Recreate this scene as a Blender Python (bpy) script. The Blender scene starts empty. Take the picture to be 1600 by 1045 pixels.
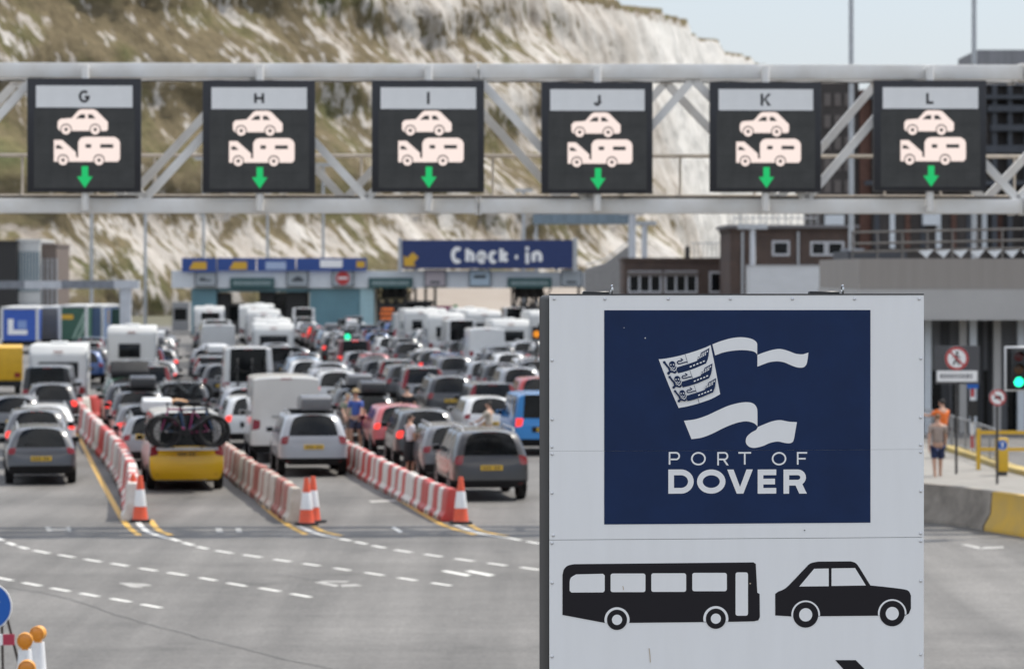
import bpy, bmesh, math, random
from mathutils import Vector, Matrix, noise
R = math.radians
rnd = random.Random(7)
SC = bpy.context.scene
COL = SC.collection

# ------------------------------------------------------------------ camera, light, exposure
CAM_H = 5.4            # metres above the tarmac
FPX = 5000.0           # focal length in photo pixels (photo 1600 wide), 112.5 mm lens
HOR = 427.0            # horizon row in the photo
cam_d = bpy.data.cameras.new('camera')
cam_d.sensor_width = 36.0
cam_d.lens = FPX / 1600 * 36
cam_d.shift_y = -(522.5 - HOR) / 1600
cam_d.clip_start = 0.5
cam_d.clip_end = 8000
cam_d.dof.use_dof = True
cam_d.dof.focus_distance = 20.0
cam_d.dof.aperture_fstop = 3.7
cam = bpy.data.objects.new('camera', cam_d)
cam.location = (0, 0, CAM_H)
cam.rotation_euler = (R(90), 0, 0)
COL.objects.link(cam)
SC.camera = cam

SUN_AZ, SUN_EL = 57.0, 57.0     # azimuth to the right of the view, elevation
w = bpy.data.worlds.new('World'); SC.world = w; w.use_nodes = True
nt = w.node_tree; nt.nodes.clear()
sky = nt.nodes.new('ShaderNodeTexSky'); sky.sky_type = 'NISHITA'; sky.sun_disc = False
sky.sun_elevation = R(SUN_EL); sky.sun_rotation = R(SUN_AZ)
sky.air_density = 1.0; sky.dust_density = .6; sky.ozone_density = 2.0; sky.altitude = 10
bg = nt.nodes.new('ShaderNodeBackground'); bg.inputs['Strength'].default_value = 0.11
wo = nt.nodes.new('ShaderNodeOutputWorld')
# added bright cloud, out of view, fills shaded faces; pale summer haze below
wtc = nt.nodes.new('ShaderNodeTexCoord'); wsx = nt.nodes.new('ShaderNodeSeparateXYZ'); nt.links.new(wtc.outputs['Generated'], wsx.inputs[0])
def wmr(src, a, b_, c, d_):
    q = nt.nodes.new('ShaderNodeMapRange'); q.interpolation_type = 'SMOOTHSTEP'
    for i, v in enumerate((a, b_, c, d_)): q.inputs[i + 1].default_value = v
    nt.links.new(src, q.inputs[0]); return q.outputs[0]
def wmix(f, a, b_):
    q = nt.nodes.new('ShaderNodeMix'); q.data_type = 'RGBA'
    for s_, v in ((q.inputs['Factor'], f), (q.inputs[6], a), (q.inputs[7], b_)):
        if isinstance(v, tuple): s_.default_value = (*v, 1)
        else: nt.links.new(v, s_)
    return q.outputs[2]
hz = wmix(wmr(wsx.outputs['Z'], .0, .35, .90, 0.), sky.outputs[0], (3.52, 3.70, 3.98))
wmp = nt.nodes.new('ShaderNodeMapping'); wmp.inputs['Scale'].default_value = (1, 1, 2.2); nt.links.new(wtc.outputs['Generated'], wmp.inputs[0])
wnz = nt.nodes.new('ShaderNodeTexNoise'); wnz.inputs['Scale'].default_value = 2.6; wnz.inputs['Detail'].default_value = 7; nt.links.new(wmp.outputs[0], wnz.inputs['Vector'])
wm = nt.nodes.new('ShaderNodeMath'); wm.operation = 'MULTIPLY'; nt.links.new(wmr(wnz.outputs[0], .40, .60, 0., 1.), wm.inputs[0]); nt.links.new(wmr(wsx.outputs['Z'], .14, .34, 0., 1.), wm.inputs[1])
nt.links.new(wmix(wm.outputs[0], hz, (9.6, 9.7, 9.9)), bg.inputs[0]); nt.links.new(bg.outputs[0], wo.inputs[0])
sun_d = bpy.data.lights.new('sun', 'SUN'); sun_d.energy = 2.7; sun_d.angle = R(0.6); sun_d.color = (1, .94, .84)
sun = bpy.data.objects.new('sun', sun_d); COL.objects.link(sun)
sv = Vector((math.sin(R(SUN_AZ)) * math.cos(R(SUN_EL)), math.cos(R(SUN_AZ)) * math.cos(R(SUN_EL)), math.sin(R(SUN_EL))))
sun.rotation_euler = (-sv).to_track_quat('-Z', 'Y').to_euler()
SC.view_settings.view_transform = 'Standard'; SC.view_settings.look = 'None'
SC.view_settings.exposure = 0.75; SC.view_settings.gamma = 1.0
SC.cycles.use_denoising = True
try: SC.cycles.denoiser = 'OPENIMAGEDENOISE'
except Exception: pass
SC.cycles.max_bounces = 6; SC.cycles.diffuse_bounces = 3; SC.cycles.glossy_bounces = 3
SC.cycles.transparent_max_bounces = 6; SC.cycles.caustics_reflective = False; SC.cycles.caustics_refractive = False
SC.cycles.sample_clamp_indirect = 6

# ------------------------------------------------------------------ where things stand
def WX(px, d): return (px - 800.0) / FPX * d
def WZ(py, d): return CAM_H - (py - HOR) / FPX * d
def PT(px, py, d): return Vector((WX(px, d), d, WZ(py, d)))
def GD(py): return CAM_H * FPX / (py - HOR)           # ground distance of a row of the survey photo
def GP(px, py):
    d = GD(py); return Vector((WX(px, d), d, 0))
class Plane:
    """a vertical board through (x0,d0) turned by yaw; converts survey rays to board coordinates u, z"""
    def __init__(s, px0, d0, yaw):
        s.x0 = WX(px0, d0); s.d0 = d0; s.yaw = yaw; s.c = math.cos(yaw); s.s = math.sin(yaw)
    def u(s, px):
        t = (px - 800.0) / FPX
        return (t * s.d0 - s.x0) / (s.c - t * s.s)
    def uz(s, px, py):
        u = s.u(px); return u, CAM_H - (py - HOR) / FPX * (s.d0 + u * s.s)

# ------------------------------------------------------------------ materials
def srgb(r, g, b):
    f = lambda c: (c / 12.92 if c <= .04045 else ((c + .055) / 1.055) ** 2.4)
    return (f(r / 255), f(g / 255), f(b / 255))
MATS = {}
def M(name, col=(.5, .5, .5), rough=.5, metal=0., coat=0., var=.0, scale=3., emit=0., objcol=False, spec=.5, base=None, bump=0., dirt=None, stretch=None):
    if name in MATS: return MATS[name]
    m = bpy.data.materials.new(name); m.use_nodes = True; n = m.node_tree.nodes; l = m.node_tree.links
    b = n['Principled BSDF']
    b.inputs['Base Color'].default_value = (*col, 1); b.inputs['Roughness'].default_value = rough
    b.inputs['Metallic'].default_value = metal; b.inputs['Coat Weight'].default_value = coat
    b.inputs['Coat Roughness'].default_value = .08
    b.inputs['Specular IOR Level'].default_value = spec
    if emit:
        b.inputs['Emission Color'].default_value = (*col, 1); b.inputs['Base Color'].default_value = (*(base or col), 1); b.inputs['Emission Strength'].default_value = emit
    src = None
    if objcol:
        oi = n.new('ShaderNodeObjectInfo'); src = oi.outputs['Color']
    if var or bump or dirt:
        tc = n.new('ShaderNodeTexCoord'); mp = n.new('ShaderNodeMapping')
        l.new(tc.outputs['Object'], mp.inputs[0])
        if stretch: mp.inputs['Scale'].default_value = stretch
        nz = n.new('ShaderNodeTexNoise'); nz.inputs['Scale'].default_value = scale; nz.inputs['Detail'].default_value = 6
        nz.inputs['Roughness'].default_value = .6
        l.new(mp.outputs[0], nz.inputs['Vector'])
        if var or dirt:
            mr = n.new('ShaderNodeMapRange'); mr.inputs[1].default_value = .3; mr.inputs[2].default_value = .7
            mr.inputs[3].default_value = 0; mr.inputs[4].default_value = 1
            l.new(nz.outputs[0], mr.inputs[0])
            mx = n.new('ShaderNodeMix'); mx.data_type = 'RGBA'
            l.new(mr.outputs[0], mx.inputs['Factor'])
            A, B = mx.inputs[6], mx.inputs[7]
            if dirt: B.default_value = (*dirt, 1)
            else: B.default_value = (*[c * (1 + var) for c in col], 1)
            if src: l.new(src, A)
            else: A.default_value = (*([c * (1 - var) for c in col] if not dirt else col), 1)
            if dirt:
                mm = n.new('ShaderNodeMath'); mm.operation = 'MULTIPLY'; mm.inputs[1].default_value = var or .5
                l.new(mr.outputs[0], mm.inputs[0]); l.new(mm.outputs[0], mx.inputs['Factor'])
            src = mx.outputs[2]
        if bump:
            bp = n.new('ShaderNodeBump'); bp.inputs['Strength'].default_value = bump; bp.inputs['Distance'].default_value = .02
            l.new(nz.outputs[0], bp.inputs['Height']); l.new(bp.outputs[0], b.inputs['Normal'])
    if src: l.new(src, b.inputs['Base Color'])
    MATS[name] = m; return m

PAINT = M('car paint', objcol=True, rough=.42, metal=.1, coat=.8, spec=.35, dirt=(.14, .13, .12), var=.07, scale=2.2)
GLASS = M('dark car glass', (.006, .007, .008), .08, spec=.24, var=.7, scale=1.6)  # faint reflections and interior hints are put into the colour by noise
TRIM = M('black plastic trim', (.014, .014, .015), .6, spec=.25, var=.25, scale=8)
RUBBER = M('tyre rubber', (.018, .018, .018), .85, var=.25, scale=12)
RIM = M('alloy rim', (.42, .42, .43), .35, metal=.7)
TAIL = M('red lamp lens', (.20, .008, .010), .2, coat=.3)
TAILLIT = M('lit brake lamp', (.9, .035, .02), .3, emit=.62)
HEADL = M('head lamp lens', (.7, .72, .74), .1, coat=.5)
PLATE = M('yellow number plate', (.72, .45, .03), .4)
PLATEINK = M('plate ink', (.03, .03, .03), .5)
CHROME = M('bright steel', (.6, .6, .6), .25, metal=.9)
STEELG = M('galvanised steel', (.42, .43, .44), .45, metal=.5, var=.15, scale=6)
DARKST = M('dark steel', (.045, .042, .04), .55, var=.3, scale=5)
GWHITE = M('white gantry paint', (.80, .79, .765), .45, dirt=(.56, .50, .42), var=.55, scale=1.3)
CWHITE = M('white moulded panel', (.74, .74, .72), .35, coat=.2, dirt=(.5, .48, .44), var=.35, scale=1.7)
REDPL = M('red barrier plastic', (.52, .035, .03), .5, dirt=(.30, .11, .08), var=.55, scale=4)
WHPL = M('white barrier plastic', (.70, .68, .64), .5, dirt=(.40, .33, .26), var=.6, scale=4)
ORPL = M('orange cone plastic', (.74, .085, .025), .5, dirt=(.42, .10, .06), var=.45, scale=9)
REFW = M('reflective white sleeve', (.74, .74, .74), .35, var=.07, scale=9)
CONC = M('weathered concrete', (.33, .295, .25), .85, dirt=(.10, .085, .07), var=.8, scale=1.6, bump=.3)
YELP = M('yellow road paint', (.66, .37, .03), .6, dirt=(.36, .25, .09), var=.6, scale=7)
WHP = M('white road paint', (.70, .69, .65), .6, dirt=(.40, .39, .36), var=.55, scale=9)
WHPF = M('faded white road paint', (.42, .41, .385), .7, dirt=(.22, .215, .205), var=.75, scale=6)
SEAM = M('bitumen seam', (.045, .044, .043), .8, var=.3, scale=5)
YELS = M('yellow steel paint', (.70, .42, .02), .45, dirt=(.40, .27, .06), var=.4, scale=5)
SKIN = M('skin', (.50, .29, .20), .55, var=.06, scale=20)
SIGNW = M('white sign sheet', (.86, .855, .845), .42, dirt=(.78, .77, .75), var=.5, scale=2.2, stretch=(2.5, 1, .35), bump=.06)
NAVY = M('navy sign film', (.006, .021, .074), .5, spec=.25, var=.12, scale=4)
INK = M('black sign film', (.012, .010, .013), .5, spec=.25)
SIGNBLUE = M('royal blue sign sheet', (.012, .04, .24), .45, var=.1, scale=3)

# ------------------------------------------------------------------ mesh helpers
def link(name, me, parent=None, mats=None):
    o = bpy.data.objects.new(name, me); COL.objects.link(o)
    if parent is not None: o.parent = parent
    return o
def tag(o, label=None, cat=None, group=None, kind=None):
    if label: o['label'] = label
    if cat: o['category'] = cat
    if group: o['group'] = group
    if kind: o['kind'] = kind
    return o
def thing(name, label, cat, loc=(0, 0, 0), rz=0., group=None):
    o = bpy.data.objects.new(name, None); COL.objects.link(o); o.empty_display_size = .2
    o.location = loc; o.rotation_euler = (0, 0, rz)
    return tag(o, label, cat, group)
class MB:
    def __init__(s): s.v = []; s.f = []; s.m = []; s.mats = []
    def mi(s, m):
        if m not in s.mats: s.mats.append(m)
        return s.mats.index(m)
    def add(s, vs, fs, m):
        o = len(s.v); i = s.mi(m); s.v += [tuple(p) for p in vs]
        for f in fs: s.f.append([k + o for k in f]); s.m.append(i)
        return s
    def box(s, a, b, m):
        (x0, y0, z0), (x1, y1, z1) = a, b
        x0, x1 = min(x0, x1), max(x0, x1); y0, y1 = min(y0, y1), max(y0, y1); z0, z1 = min(z0, z1), max(z0, z1)
        return s.add([(x0, y0, z0), (x1, y0, z0), (x1, y1, z0), (x0, y1, z0), (x0, y0, z1), (x1, y0, z1), (x1, y1, z1), (x0, y1, z1)],
                     [(0, 3, 2, 1), (4, 5, 6, 7), (0, 1, 5, 4), (1, 2, 6, 5), (2, 3, 7, 6), (3, 0, 4, 7)], m)
    def bar(s, p, q, w, h, m):
        p = Vector(p); q = Vector(q); d = (q - p).normalized()
        up = Vector((0, 0, 1)) if abs(d.z) < .95 else Vector((0, 1, 0))
        a = d.cross(up).normalized(); b = a.cross(d).normalized()
        vs = [p + a * sx * w / 2 + b * sy * h / 2 for sx, sy in ((-1, -1), (1, -1), (1, 1), (-1, 1))]
        vs += [v + (q - p) for v in vs]
        return s.add(vs, [(0, 1, 2, 3), (7, 6, 5, 4), (0, 4, 5, 1), (1, 5, 6, 2), (2, 6, 7, 3), (3, 7, 4, 0)], m)
    def tube(s, pts, r, m, n=8, caps=True, r1=None):
        pts = [Vector(p) for p in pts]; vs = []; fs = []
        N = len(pts)
        for i, p in enumerate(pts):
            d = (pts[min(i + 1, N - 1)] - pts[max(i - 1, 0)]).normalized()
            up = Vector((0, 0, 1)) if abs(d.z) < .9 else Vector((0, 1, 0))
            a = d.cross(up).normalized(); b = a.cross(d)
            rr = r if r1 is None else r + (r1 - r) * i / max(1, N - 1)
            for k in range(n):
                t = 2 * math.pi * k / n
                vs.append(p + a * math.cos(t) * rr + b * math.sin(t) * rr)
        for i in range(N - 1):
            for k in range(n):
                k2 = (k + 1) % n
                fs.append((i * n + k, i * n + k2, (i + 1) * n + k2, (i + 1) * n + k))
        if caps: fs += [tuple(reversed(range(n))), tuple(range((N - 1) * n, N * n))]
        return s.add(vs, fs, m)
    def lathe(s, prof, m, n=20, c=(0, 0, 0), axis='z', caps=True):
        vs = []; fs = []
        for r, z in prof:
            for k in range(n):
                t = 2 * math.pi * k / n; a, b = r * math.cos(t), r * math.sin(t)
                p = {'z': (a, b, z), 'y': (a, z, b), 'x': (z, a, b)}[axis]
                vs.append((p[0] + c[0], p[1] + c[1], p[2] + c[2]))
        for i in range(len(prof) - 1):
            for k in range(n):
                k2 = (k + 1) % n; fs.append((i * n + k, i * n + k2, (i + 1) * n + k2, (i + 1) * n + k))
        if caps: fs += [tuple(reversed(range(n))), tuple(range((len(prof) - 1) * n, len(prof) * n))]
        return s.add(vs, fs, m)
    def prism_x(s, prof, x0, x1, m):       # profile in y,z extruded along x
        n = len(prof); vs = [(x0, y, z) for y, z in prof] + [(x1, y, z) for y, z in prof]
        fs = [tuple(range(n)), tuple(reversed(range(n, 2 * n)))] + [(i, n + i, n + (i + 1) % n, (i + 1) % n) for i in range(n)]
        return s.add(vs, fs, m)
    def prism_y(s, prof, y0, y1, m):       # profile in x,z extruded along y
        n = len(prof); vs = [(x, y0, z) for x, z in prof] + [(x, y1, z) for x, z in prof]
        fs = [tuple(range(n)), tuple(reversed(range(n, 2 * n)))] + [(i, n + i, n + (i + 1) % n, (i + 1) % n) for i in range(n)]
        return s.add(vs, fs, m)
    def mesh(s, name, smooth=False, bevel=0., seg=2, sub=0):
        me = bpy.data.meshes.new(name); me.from_pydata(s.v, [], s.f)
        for m in s.mats: me.materials.append(m)
        me.polygons.foreach_set('material_index', s.m)
        bm = bmesh.new(); bm.from_mesh(me); bmesh.ops.recalc_face_normals(bm, faces=bm.faces)
        if bevel:
            bmesh.ops.remove_doubles(bm, verts=bm.verts, dist=1e-5)
            es = [e for e in bm.edges if len(e.link_faces) == 2 and e.calc_face_angle(0) > R(28)]
            bmesh.ops.bevel(bm, geom=es, offset=bevel, segments=seg, affect='EDGES', profile=.5, clamp_overlap=True)
        bm.to_mesh(me); bm.free()
        if smooth: shade(me)
        me.update(); return me
    def build(s, name, parent=None, smooth=False, bevel=0., seg=2):
        return link(name, s.mesh(name, smooth, bevel, seg), parent)
def shade(me, ang=38):
    me.polygons.foreach_set('use_smooth', [True] * len(me.polygons))
    try: me.set_sharp_from_angle(angle=R(ang))
    except Exception: pass
def evald(me, fn):
    o = bpy.data.objects.new('temporary', me); COL.objects.link(o); fn(o)
    dg = bpy.context.evaluated_depsgraph_get(); dg.update()
    r = bpy.data.meshes.new_from_object(o.evaluated_get(dg), depsgraph=dg)
    bpy.data.objects.remove(o); return r

class Flat:
    """flat artwork on a board: u to the right, z up, thin film lying in front of the board (towards -y)"""
    def __init__(s, off, step=.0001): s.mb = MB(); s.off = off; s.k = 0; s.step = step
    def y(s): s.k += 1; return -(s.off + s.k * s.step)
    def poly(s, pts, m):
        y = s.y(); s.mb.add([(p[0], y, p[1]) for p in pts], [tuple(range(len(pts)))], m); return s
    def rect(s, u0, z0, u1, z1, m): return s.poly([(u0, z0), (u1, z0), (u1, z1), (u0, z1)], m)
    def disc(s, c, r, m, n=32, r2=None):
        return s.poly([(c[0] + r * math.cos(2 * math.pi * i / n), c[1] + (r2 or r) * math.sin(2 * math.pi * i / n)) for i in range(n)], m)
    def stroke(s, pts, wd, m, closed=False):
        y = s.y(); P = [Vector(p) for p in pts]; n = len(P); vs = []; fs = []
        for i in range(n):
            a = P[i - 1] if (i > 0 or closed) else None; b = P[(i + 1) % n] if (i < n - 1 or closed) else None
            d1 = (P[i] - a).normalized() if a is not None else None; d2 = (b - P[i]).normalized() if b is not None else None
            d1 = d1 or d2; d2 = d2 or d1
            t = (d1 + d2)
            t = t.normalized() if t.length > 1e-6 else d1
            nn = Vector((-t.y, t.x)); cs = max(.35, abs(nn.dot(Vector((-d1.y, d1.x)))))
            h = wd / 2 / cs
            for sg in (1, -1):
                q = P[i] + nn * h * sg; vs.append((q.x, y, q.y))
        for i in range(n if closed else n - 1):
            j = (i + 1) % n; fs.append((2 * i, 2 * i + 1, 2 * j + 1, 2 * j))
        s.mb.add(vs, fs, m); return s
    def build(s, name, parent): return s.mb.build(name, parent)
def arc(cx, cy, rx, ry, a0, a1, n=16):
    return [(cx + rx * math.cos(R(a0 + (a1 - a0) * i / n)), cy + ry * math.sin(R(a0 + (a1 - a0) * i / n))) for i in range(n + 1)]
GLY = {
 'P': [([(0, 0), (0, 1), (.6, 1)] + arc(.68, .72, .32, .28, 90, -90, 10) + [(0, .44)], 0)],
 'R': [([(0, 0), (0, 1), (.6, 1)] + arc(.64, .72, .32, .28, 90, -90, 10) + [(0, .44)], 0), ([(.52, .44), (1, 0)], 0)],
 'O': [(arc(.5, .5, .5, .5, 0, 348, 29), 1)],
 'T': [([(0, 1), (1, 1)], 0), ([(.5, 1), (.5, 0)], 0)],
 'F': [([(1, 1), (0, 1), (0, 0)], 0), ([(0, .5), (.85, .5)], 0)],
 'D': [([(0, 0), (0, 1), (.5, 1)] + arc(.5, .5, .5, .5, 80, -80, 14) + [(.5, 0)], 1)],
 'V': [([(0.03, 1), (.5, .06), (.97, 1)], 0)],
 'E': [([(1, 1), (0, 1), (0, 0), (1, 0)], 0), ([(0, .5), (.92, .5)], 0)],
 'G': [(arc(.5, .5, .5, .5, 48, 350, 24) + [(1, .45), (.55, .45)], 0)],
 'H': [([(0, 0), (0, 1)], 0), ([(1, 0), (1, 1)], 0), ([(0, .5), (1, .5)], 0)],
 'I': [([(.5, 0), (.5, 1)], 0)],
 'J': [([(.85, 1), (.85, .3)] + arc(.45, .3, .4, .3, 0, -170, 10), 0)],
 'K': [([(0, 0), (0, 1)], 0), ([(1, 1), (.05, .4)], 0), ([(.35, .6), (1, 0)], 0)],
 'L': [([(0, 1), (0, 0), (1, 0)], 0)],
 'C': [(arc(.5, .5, .5, .5, 50, 310, 22), 0)],
 'h': [([(0, 0), (0, 1)], 0), ([(0, .38)] + arc(.5, .4, .5, .3, 150, 0, 8) + [(1, 0)], 0)],
 'e': [([(.05, .36), (1, .36)] + arc(.5, .35, .5, .35, 10, 315, 16), 0)],
 'c': [(arc(.5, .35, .5, .35, 45, 315, 16), 0)],
 'k': [([(0, 0), (0, 1)], 0), ([(1, .7), (.05, .28)], 0), ([(.35, .42), (1, 0)], 0)],
 '-': [([(0, .35), (1, .35)], 0)],
 'i': [([(.5, 0), (.5, .7)], 0), ([(.5, .86), (.5, 1.0)], 0)],
 'n': [([(0, 0), (0, .7)], 0), ([(0, .38)] + arc(.5, .4, .5, .3, 150, 0, 8) + [(1, 0)], 0)],
}
def letter(F, ch, u0, z0, u1, z1, wd, m):
    h = wd / 2; W_, H_ = u1 - u0, z1 - z0
    if ch == 'V':
        k = wd * 1.12; F.poly([(u0, z1), (u0 + k, z1), (u0 + W_ / 2, z0 + k * 1.05), (u1 - k, z1), (u1, z1), (u0 + W_ / 2 + k * .52, z0), (u0 + W_ / 2 - k * .52, z0)], m); return
    if ch in 'RK':
        if ch == 'R':
            F.stroke([(u0 + h + p[0] * (W_ * .96 - wd), z0 + h + p[1] * (H_ - wd)) for p in GLY['P'][0][0][1:]], wd, m); zt = z0 + .44 * (H_ - wd)
            F.poly([(u0 + W_ * .46, zt + h), (u0 + W_ * .46 + wd * 1.3, zt + h), (u1, z0), (u1 - wd * 1.35, z0)], m)
        else: F.poly([(u1 - wd * 1.3, z1), (u1, z1), (u0 + W_ * .52, z0 + H_ * .56), (u1, z0), (u1 - wd * 1.3, z0), (u0 + W_ * .38, z0 + H_ * .5), (u0 + wd, z0 + H_ * .28), (u0 + wd, z0 + H_ * .46)], m)
        F.rect(u0, z0, u0 + wd, z1, m); return
    for pts, cl in GLY[ch]:
        F.stroke([(u0 + h + p[0] * (u1 - u0 - wd), z0 + h + p[1] * (z1 - z0 - wd)) for p in pts], wd, m, bool(cl))
# ------------------------------------------------------------------ vehicles: one template per kind
def cage(L, W, H, zb, zh, yr0, yrF, cowl, wr=.76, z0=.28, suv=False, sides=True, twotone=False, rearglass=True, box=False, tailtall=False):
    w = W / 2; z1 = .50; z2 = z1 + .62 * (zb - z1)
    ys = [(.10, .0, .03, .10), (.34,) * 4]
    fr = [.30, .335, .58, .615]
    roofy = [yr0, yr0 + .28] + [yr0 + .28 + (yrF - yr0 - .28) * t for t in (.36, .41, .74, .79)] + [yrF]
    bely = [.34 + (cowl - .5 - .34) * t for t in (.33, .38, .68, .73)]
    S = []
    def st(yb, yroof, rearfac=1., hood=None):
        yb = list(yb)
        pts = [(w * .90 * rearfac, yb[0], z0), (w * rearfac, yb[1], z1), (w * 1.0 * rearfac, yb[2], z2), (w * .965 * rearfac, yb[3], zb)]
        if hood is None:
            pts += [(w * wr * rearfac, yroof, H - .07), (w * wr * .78, yroof - (.03 if rearfac < 1 else 0), H - .015), (0, yroof - (.05 if rearfac < 1 else 0), H)]
        else:
            a, b = hood
            pts += [(w * .86 * rearfac, a, b), (w * .55, a + .06, b + .03), (0, a + .09, b + .045)]
        return pts
    S.append(st(ys[0], roofy[0], .97)); S.append(st(ys[1], roofy[1]))
    for i in range(4): S.append(st((bely[i],) * 4, roofy[2 + i]))
    S.append(st((cowl - .45,) * 4, roofy[6]))
    S.append(st((cowl,) * 4, 0, 1., (cowl, zb + .0)))
    S.append(st((L - .35,) * 4, 0, .97, (L - .4, zh - .07)))
    p = st((L - .08, L - .0, L - .02, L - .1), 0, .86, (L - .14, zh - .18)); p[3] = (p[3][0], L - .08, zh - .22); S.append(p)
    v = []; f = []; t = []
    nS = len(S); NL = 7
    idx = {}
    for i, P in enumerate(S):
        for sg in (1, -1):
            for k in range(NL):
                x, y, z = P[k]
                if k == 6 and sg == -1: idx[i, sg, k] = idx[i, 1, 6]; continue
                idx[i, sg, k] = len(v); v.append((x * sg, y, z))
    p2 = 'paint2' if twotone else 'paint'
    for i in range(nS - 1):
        for sg in (1, -1):
            for k in range(NL - 1):
                q = [idx[i, sg, k], idx[i + 1, sg, k], idx[i + 1, sg, k + 1], idx[i, sg, k + 1]]
                if sg < 0: q.reverse()
                tg = p2
                if k == 0: tg = 'trim' if suv else p2
                if k == 3 and sides and i in (1, 3, 5): tg = 'side_window%d%s' % (i, 'r' if sg > 0 else 'l')
                if k == 3 and i == 5: tg = 'side_window%d%s' % (i, 'r' if sg > 0 else 'l')
                if k == 2 and i == 0: tg = 'tail' + ('r' if sg > 0 else 'l') if False else p2
                if k >= 4 and i == 6: tg = 'windscreen'
                if k == 2 and i == nS - 2: tg = 'head' + ('r' if sg > 0 else 'l')
                f.append(q); t.append(tg)
        q = [idx[i, 1, 0], idx[i, -1, 0], idx[i + 1, -1, 0], idx[i + 1, 1, 0]]; f.append(q); t.append('trim')
    for end, i in ((0, 0), (1, nS - 1)):
        rows = []
        for k in range(4):
            A = S[i][k]; row = [idx[i, 1, k]]
            for cx in (.77, 0, -.77):
                bul = -.05 if end == 0 else .05
                row.append(len(v)); v.append((A[0] * cx, A[1] + bul * (1 if cx == 0 else .7), A[2]))
            row.append(idx[i, -1, k]); rows.append(row)
        rows.append([idx[i, 1, 4], idx[i, 1, 5], idx[i, 1, 6], idx[i, -1, 5], idx[i, -1, 4]])
        for k in range(4):
            for c in range(4):
                q = [rows[k][c], rows[k][c + 1], rows[k + 1][c + 1], rows[k + 1][c]]
                if end == 0: q.reverse()
                tg = 'paint'; outer = c in (0, 3); sd = 'r' if c == 0 else 'l'
                if end == 0:
                    if k == 0: tg = 'paint' if twotone else 'trim'
                    if k == 2 and outer: tg = 'tail' + sd
                    if k == 3 and outer: tg = ('lens' + sd) if tailtall else p2
                    if k == 3 and not outer and rearglass: tg = 'rear_window'
                else:
                    tg = p2
                    if k == 0: tg = 'trim'
                    if k == 1 and not outer: tg = 'trim'
                    if k == 2 and outer: tg = 'head' + sd
                f.append(q); t.append(tg)
    return v, f, t
TAGMAT = {'trim': TRIM, 'rear': GLASS, 'side': GLASS, 'wind': GLASS, 'tail': TAIL, 'lens': TAIL, 'head': HEADL, 'pain': PAINT}
WHITE2 = M('camper upper paint', (.50, .49, .46), .4, coat=.5, dirt=(.3, .28, .25), var=.3)
def body_parts(args, crease=.55, sub=2):
    v, f, t = cage(**args)
    tags = sorted(set(t)); ti = {a: i for i, a in enumerate(tags)}
    me = bpy.data.meshes.new('cage'); me.from_pydata(v, [], f)
    for a in tags: me.materials.append(None)
    me.polygons.foreach_set('material_index', [ti[a] for a in t])
    ef = {}
    for p in me.polygons:
        for ek in p.edge_keys: ef.setdefault(ek, []).append(p.index)
    cr = me.attributes.new('crease_edge', 'FLOAT', 'EDGE')
    for e in me.edges:
        fs = ef.get(tuple(sorted(e.vertices)), [])
        if len(fs) == 2 and t[fs[0]] != t[fs[1]]:
            cr.data[e.index].value = crease
        elif len(fs) == 2 and args.get('box'):
            a = me.polygons[fs[0]].normal.angle(me.polygons[fs[1]].normal, 0)
            if a > R(35): cr.data[e.index].value = .62
    def fn(o):
        m = o.modifiers.new('s', 'SUBSURF'); m.levels = sub; m.render_levels = sub
    ev = evald(me, fn)
    bm = bmesh.new(); bm.from_mesh(ev); bmesh.ops.recalc_face_normals(bm, faces=bm.faces); bm.to_mesh(ev); bm.free()
    parts = {}
    for p in ev.polygons:
        tg = tags[p.material_index]
        parts.setdefault(tg, []).append(p)
    out = {}
    for tg, ps in parts.items():
        used = {}; vs = []; fs = []
        for p in ps:
            q = []
            for vi in p.vertices:
                if vi not in used: used[vi] = len(vs); vs.append(ev.vertices[vi].co.copy())
                q.append(used[vi])
            fs.append(q)
        m = bpy.data.meshes.new(tg); m.from_pydata([tuple(a) for a in vs], [], fs)
        m.materials.append(WHITE2 if tg == 'paint2' else TAGMAT[tg[:4]])
        shade(m, 40); out[tg] = m
    return out
def joinm(items, name):
    vs = []; fs = []; mi = []; mats = []
    for me, mat in items:
        o = len(vs); vs += [tuple(mat @ v.co) for v in me.vertices]
        for p in me.polygons:
            fs.append([o + k for k in p.vertices]); m = me.materials[p.material_index]
            if m not in mats: mats.append(m)
            mi.append(mats.index(m))
    r = bpy.data.meshes.new(name); r.from_pydata(vs, [], fs)
    for m in mats: r.materials.append(m)
    r.polygons.foreach_set('material_index', mi); shade(r, 40); return r
def wheel_meshes(r=.33, wd=.21):
    t = MB().lathe([(r * .62, -wd / 2), (r * .94, -wd / 2), (r, -wd * .36), (r, wd * .36), (r * .94, wd / 2), (r * .62, wd / 2)], RUBBER, 24, axis='x', caps=False)
    t.lathe([(.001, -wd * .2), (r * .63, -wd * .2)], TRIM, 24, axis='x', caps=False)
    tm = t.mesh('tyre', True)
    ri = MB().lathe([(r * .63, wd * .36), (r * .60, wd * .46), (r * .52, wd * .40), (r * .5, wd * .3)], RIM, 24, axis='x', caps=False)
    for k in range(5):
        a = 2 * math.pi * k / 5
        ri.bar((wd * .36, math.cos(a) * r * .08, math.sin(a) * r * .08), (wd * .36, math.cos(a) * r * .56, math.sin(a) * r * .56), .05, .03, RIM)
    ri.lathe([(r * .14, wd * .30), (r * .14, wd * .42), (r * .05, wd * .44)], RIM, 12, axis='x')
    return tm, ri.mesh('rim', True)
TYRE, RIMM = wheel_meshes()
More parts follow.
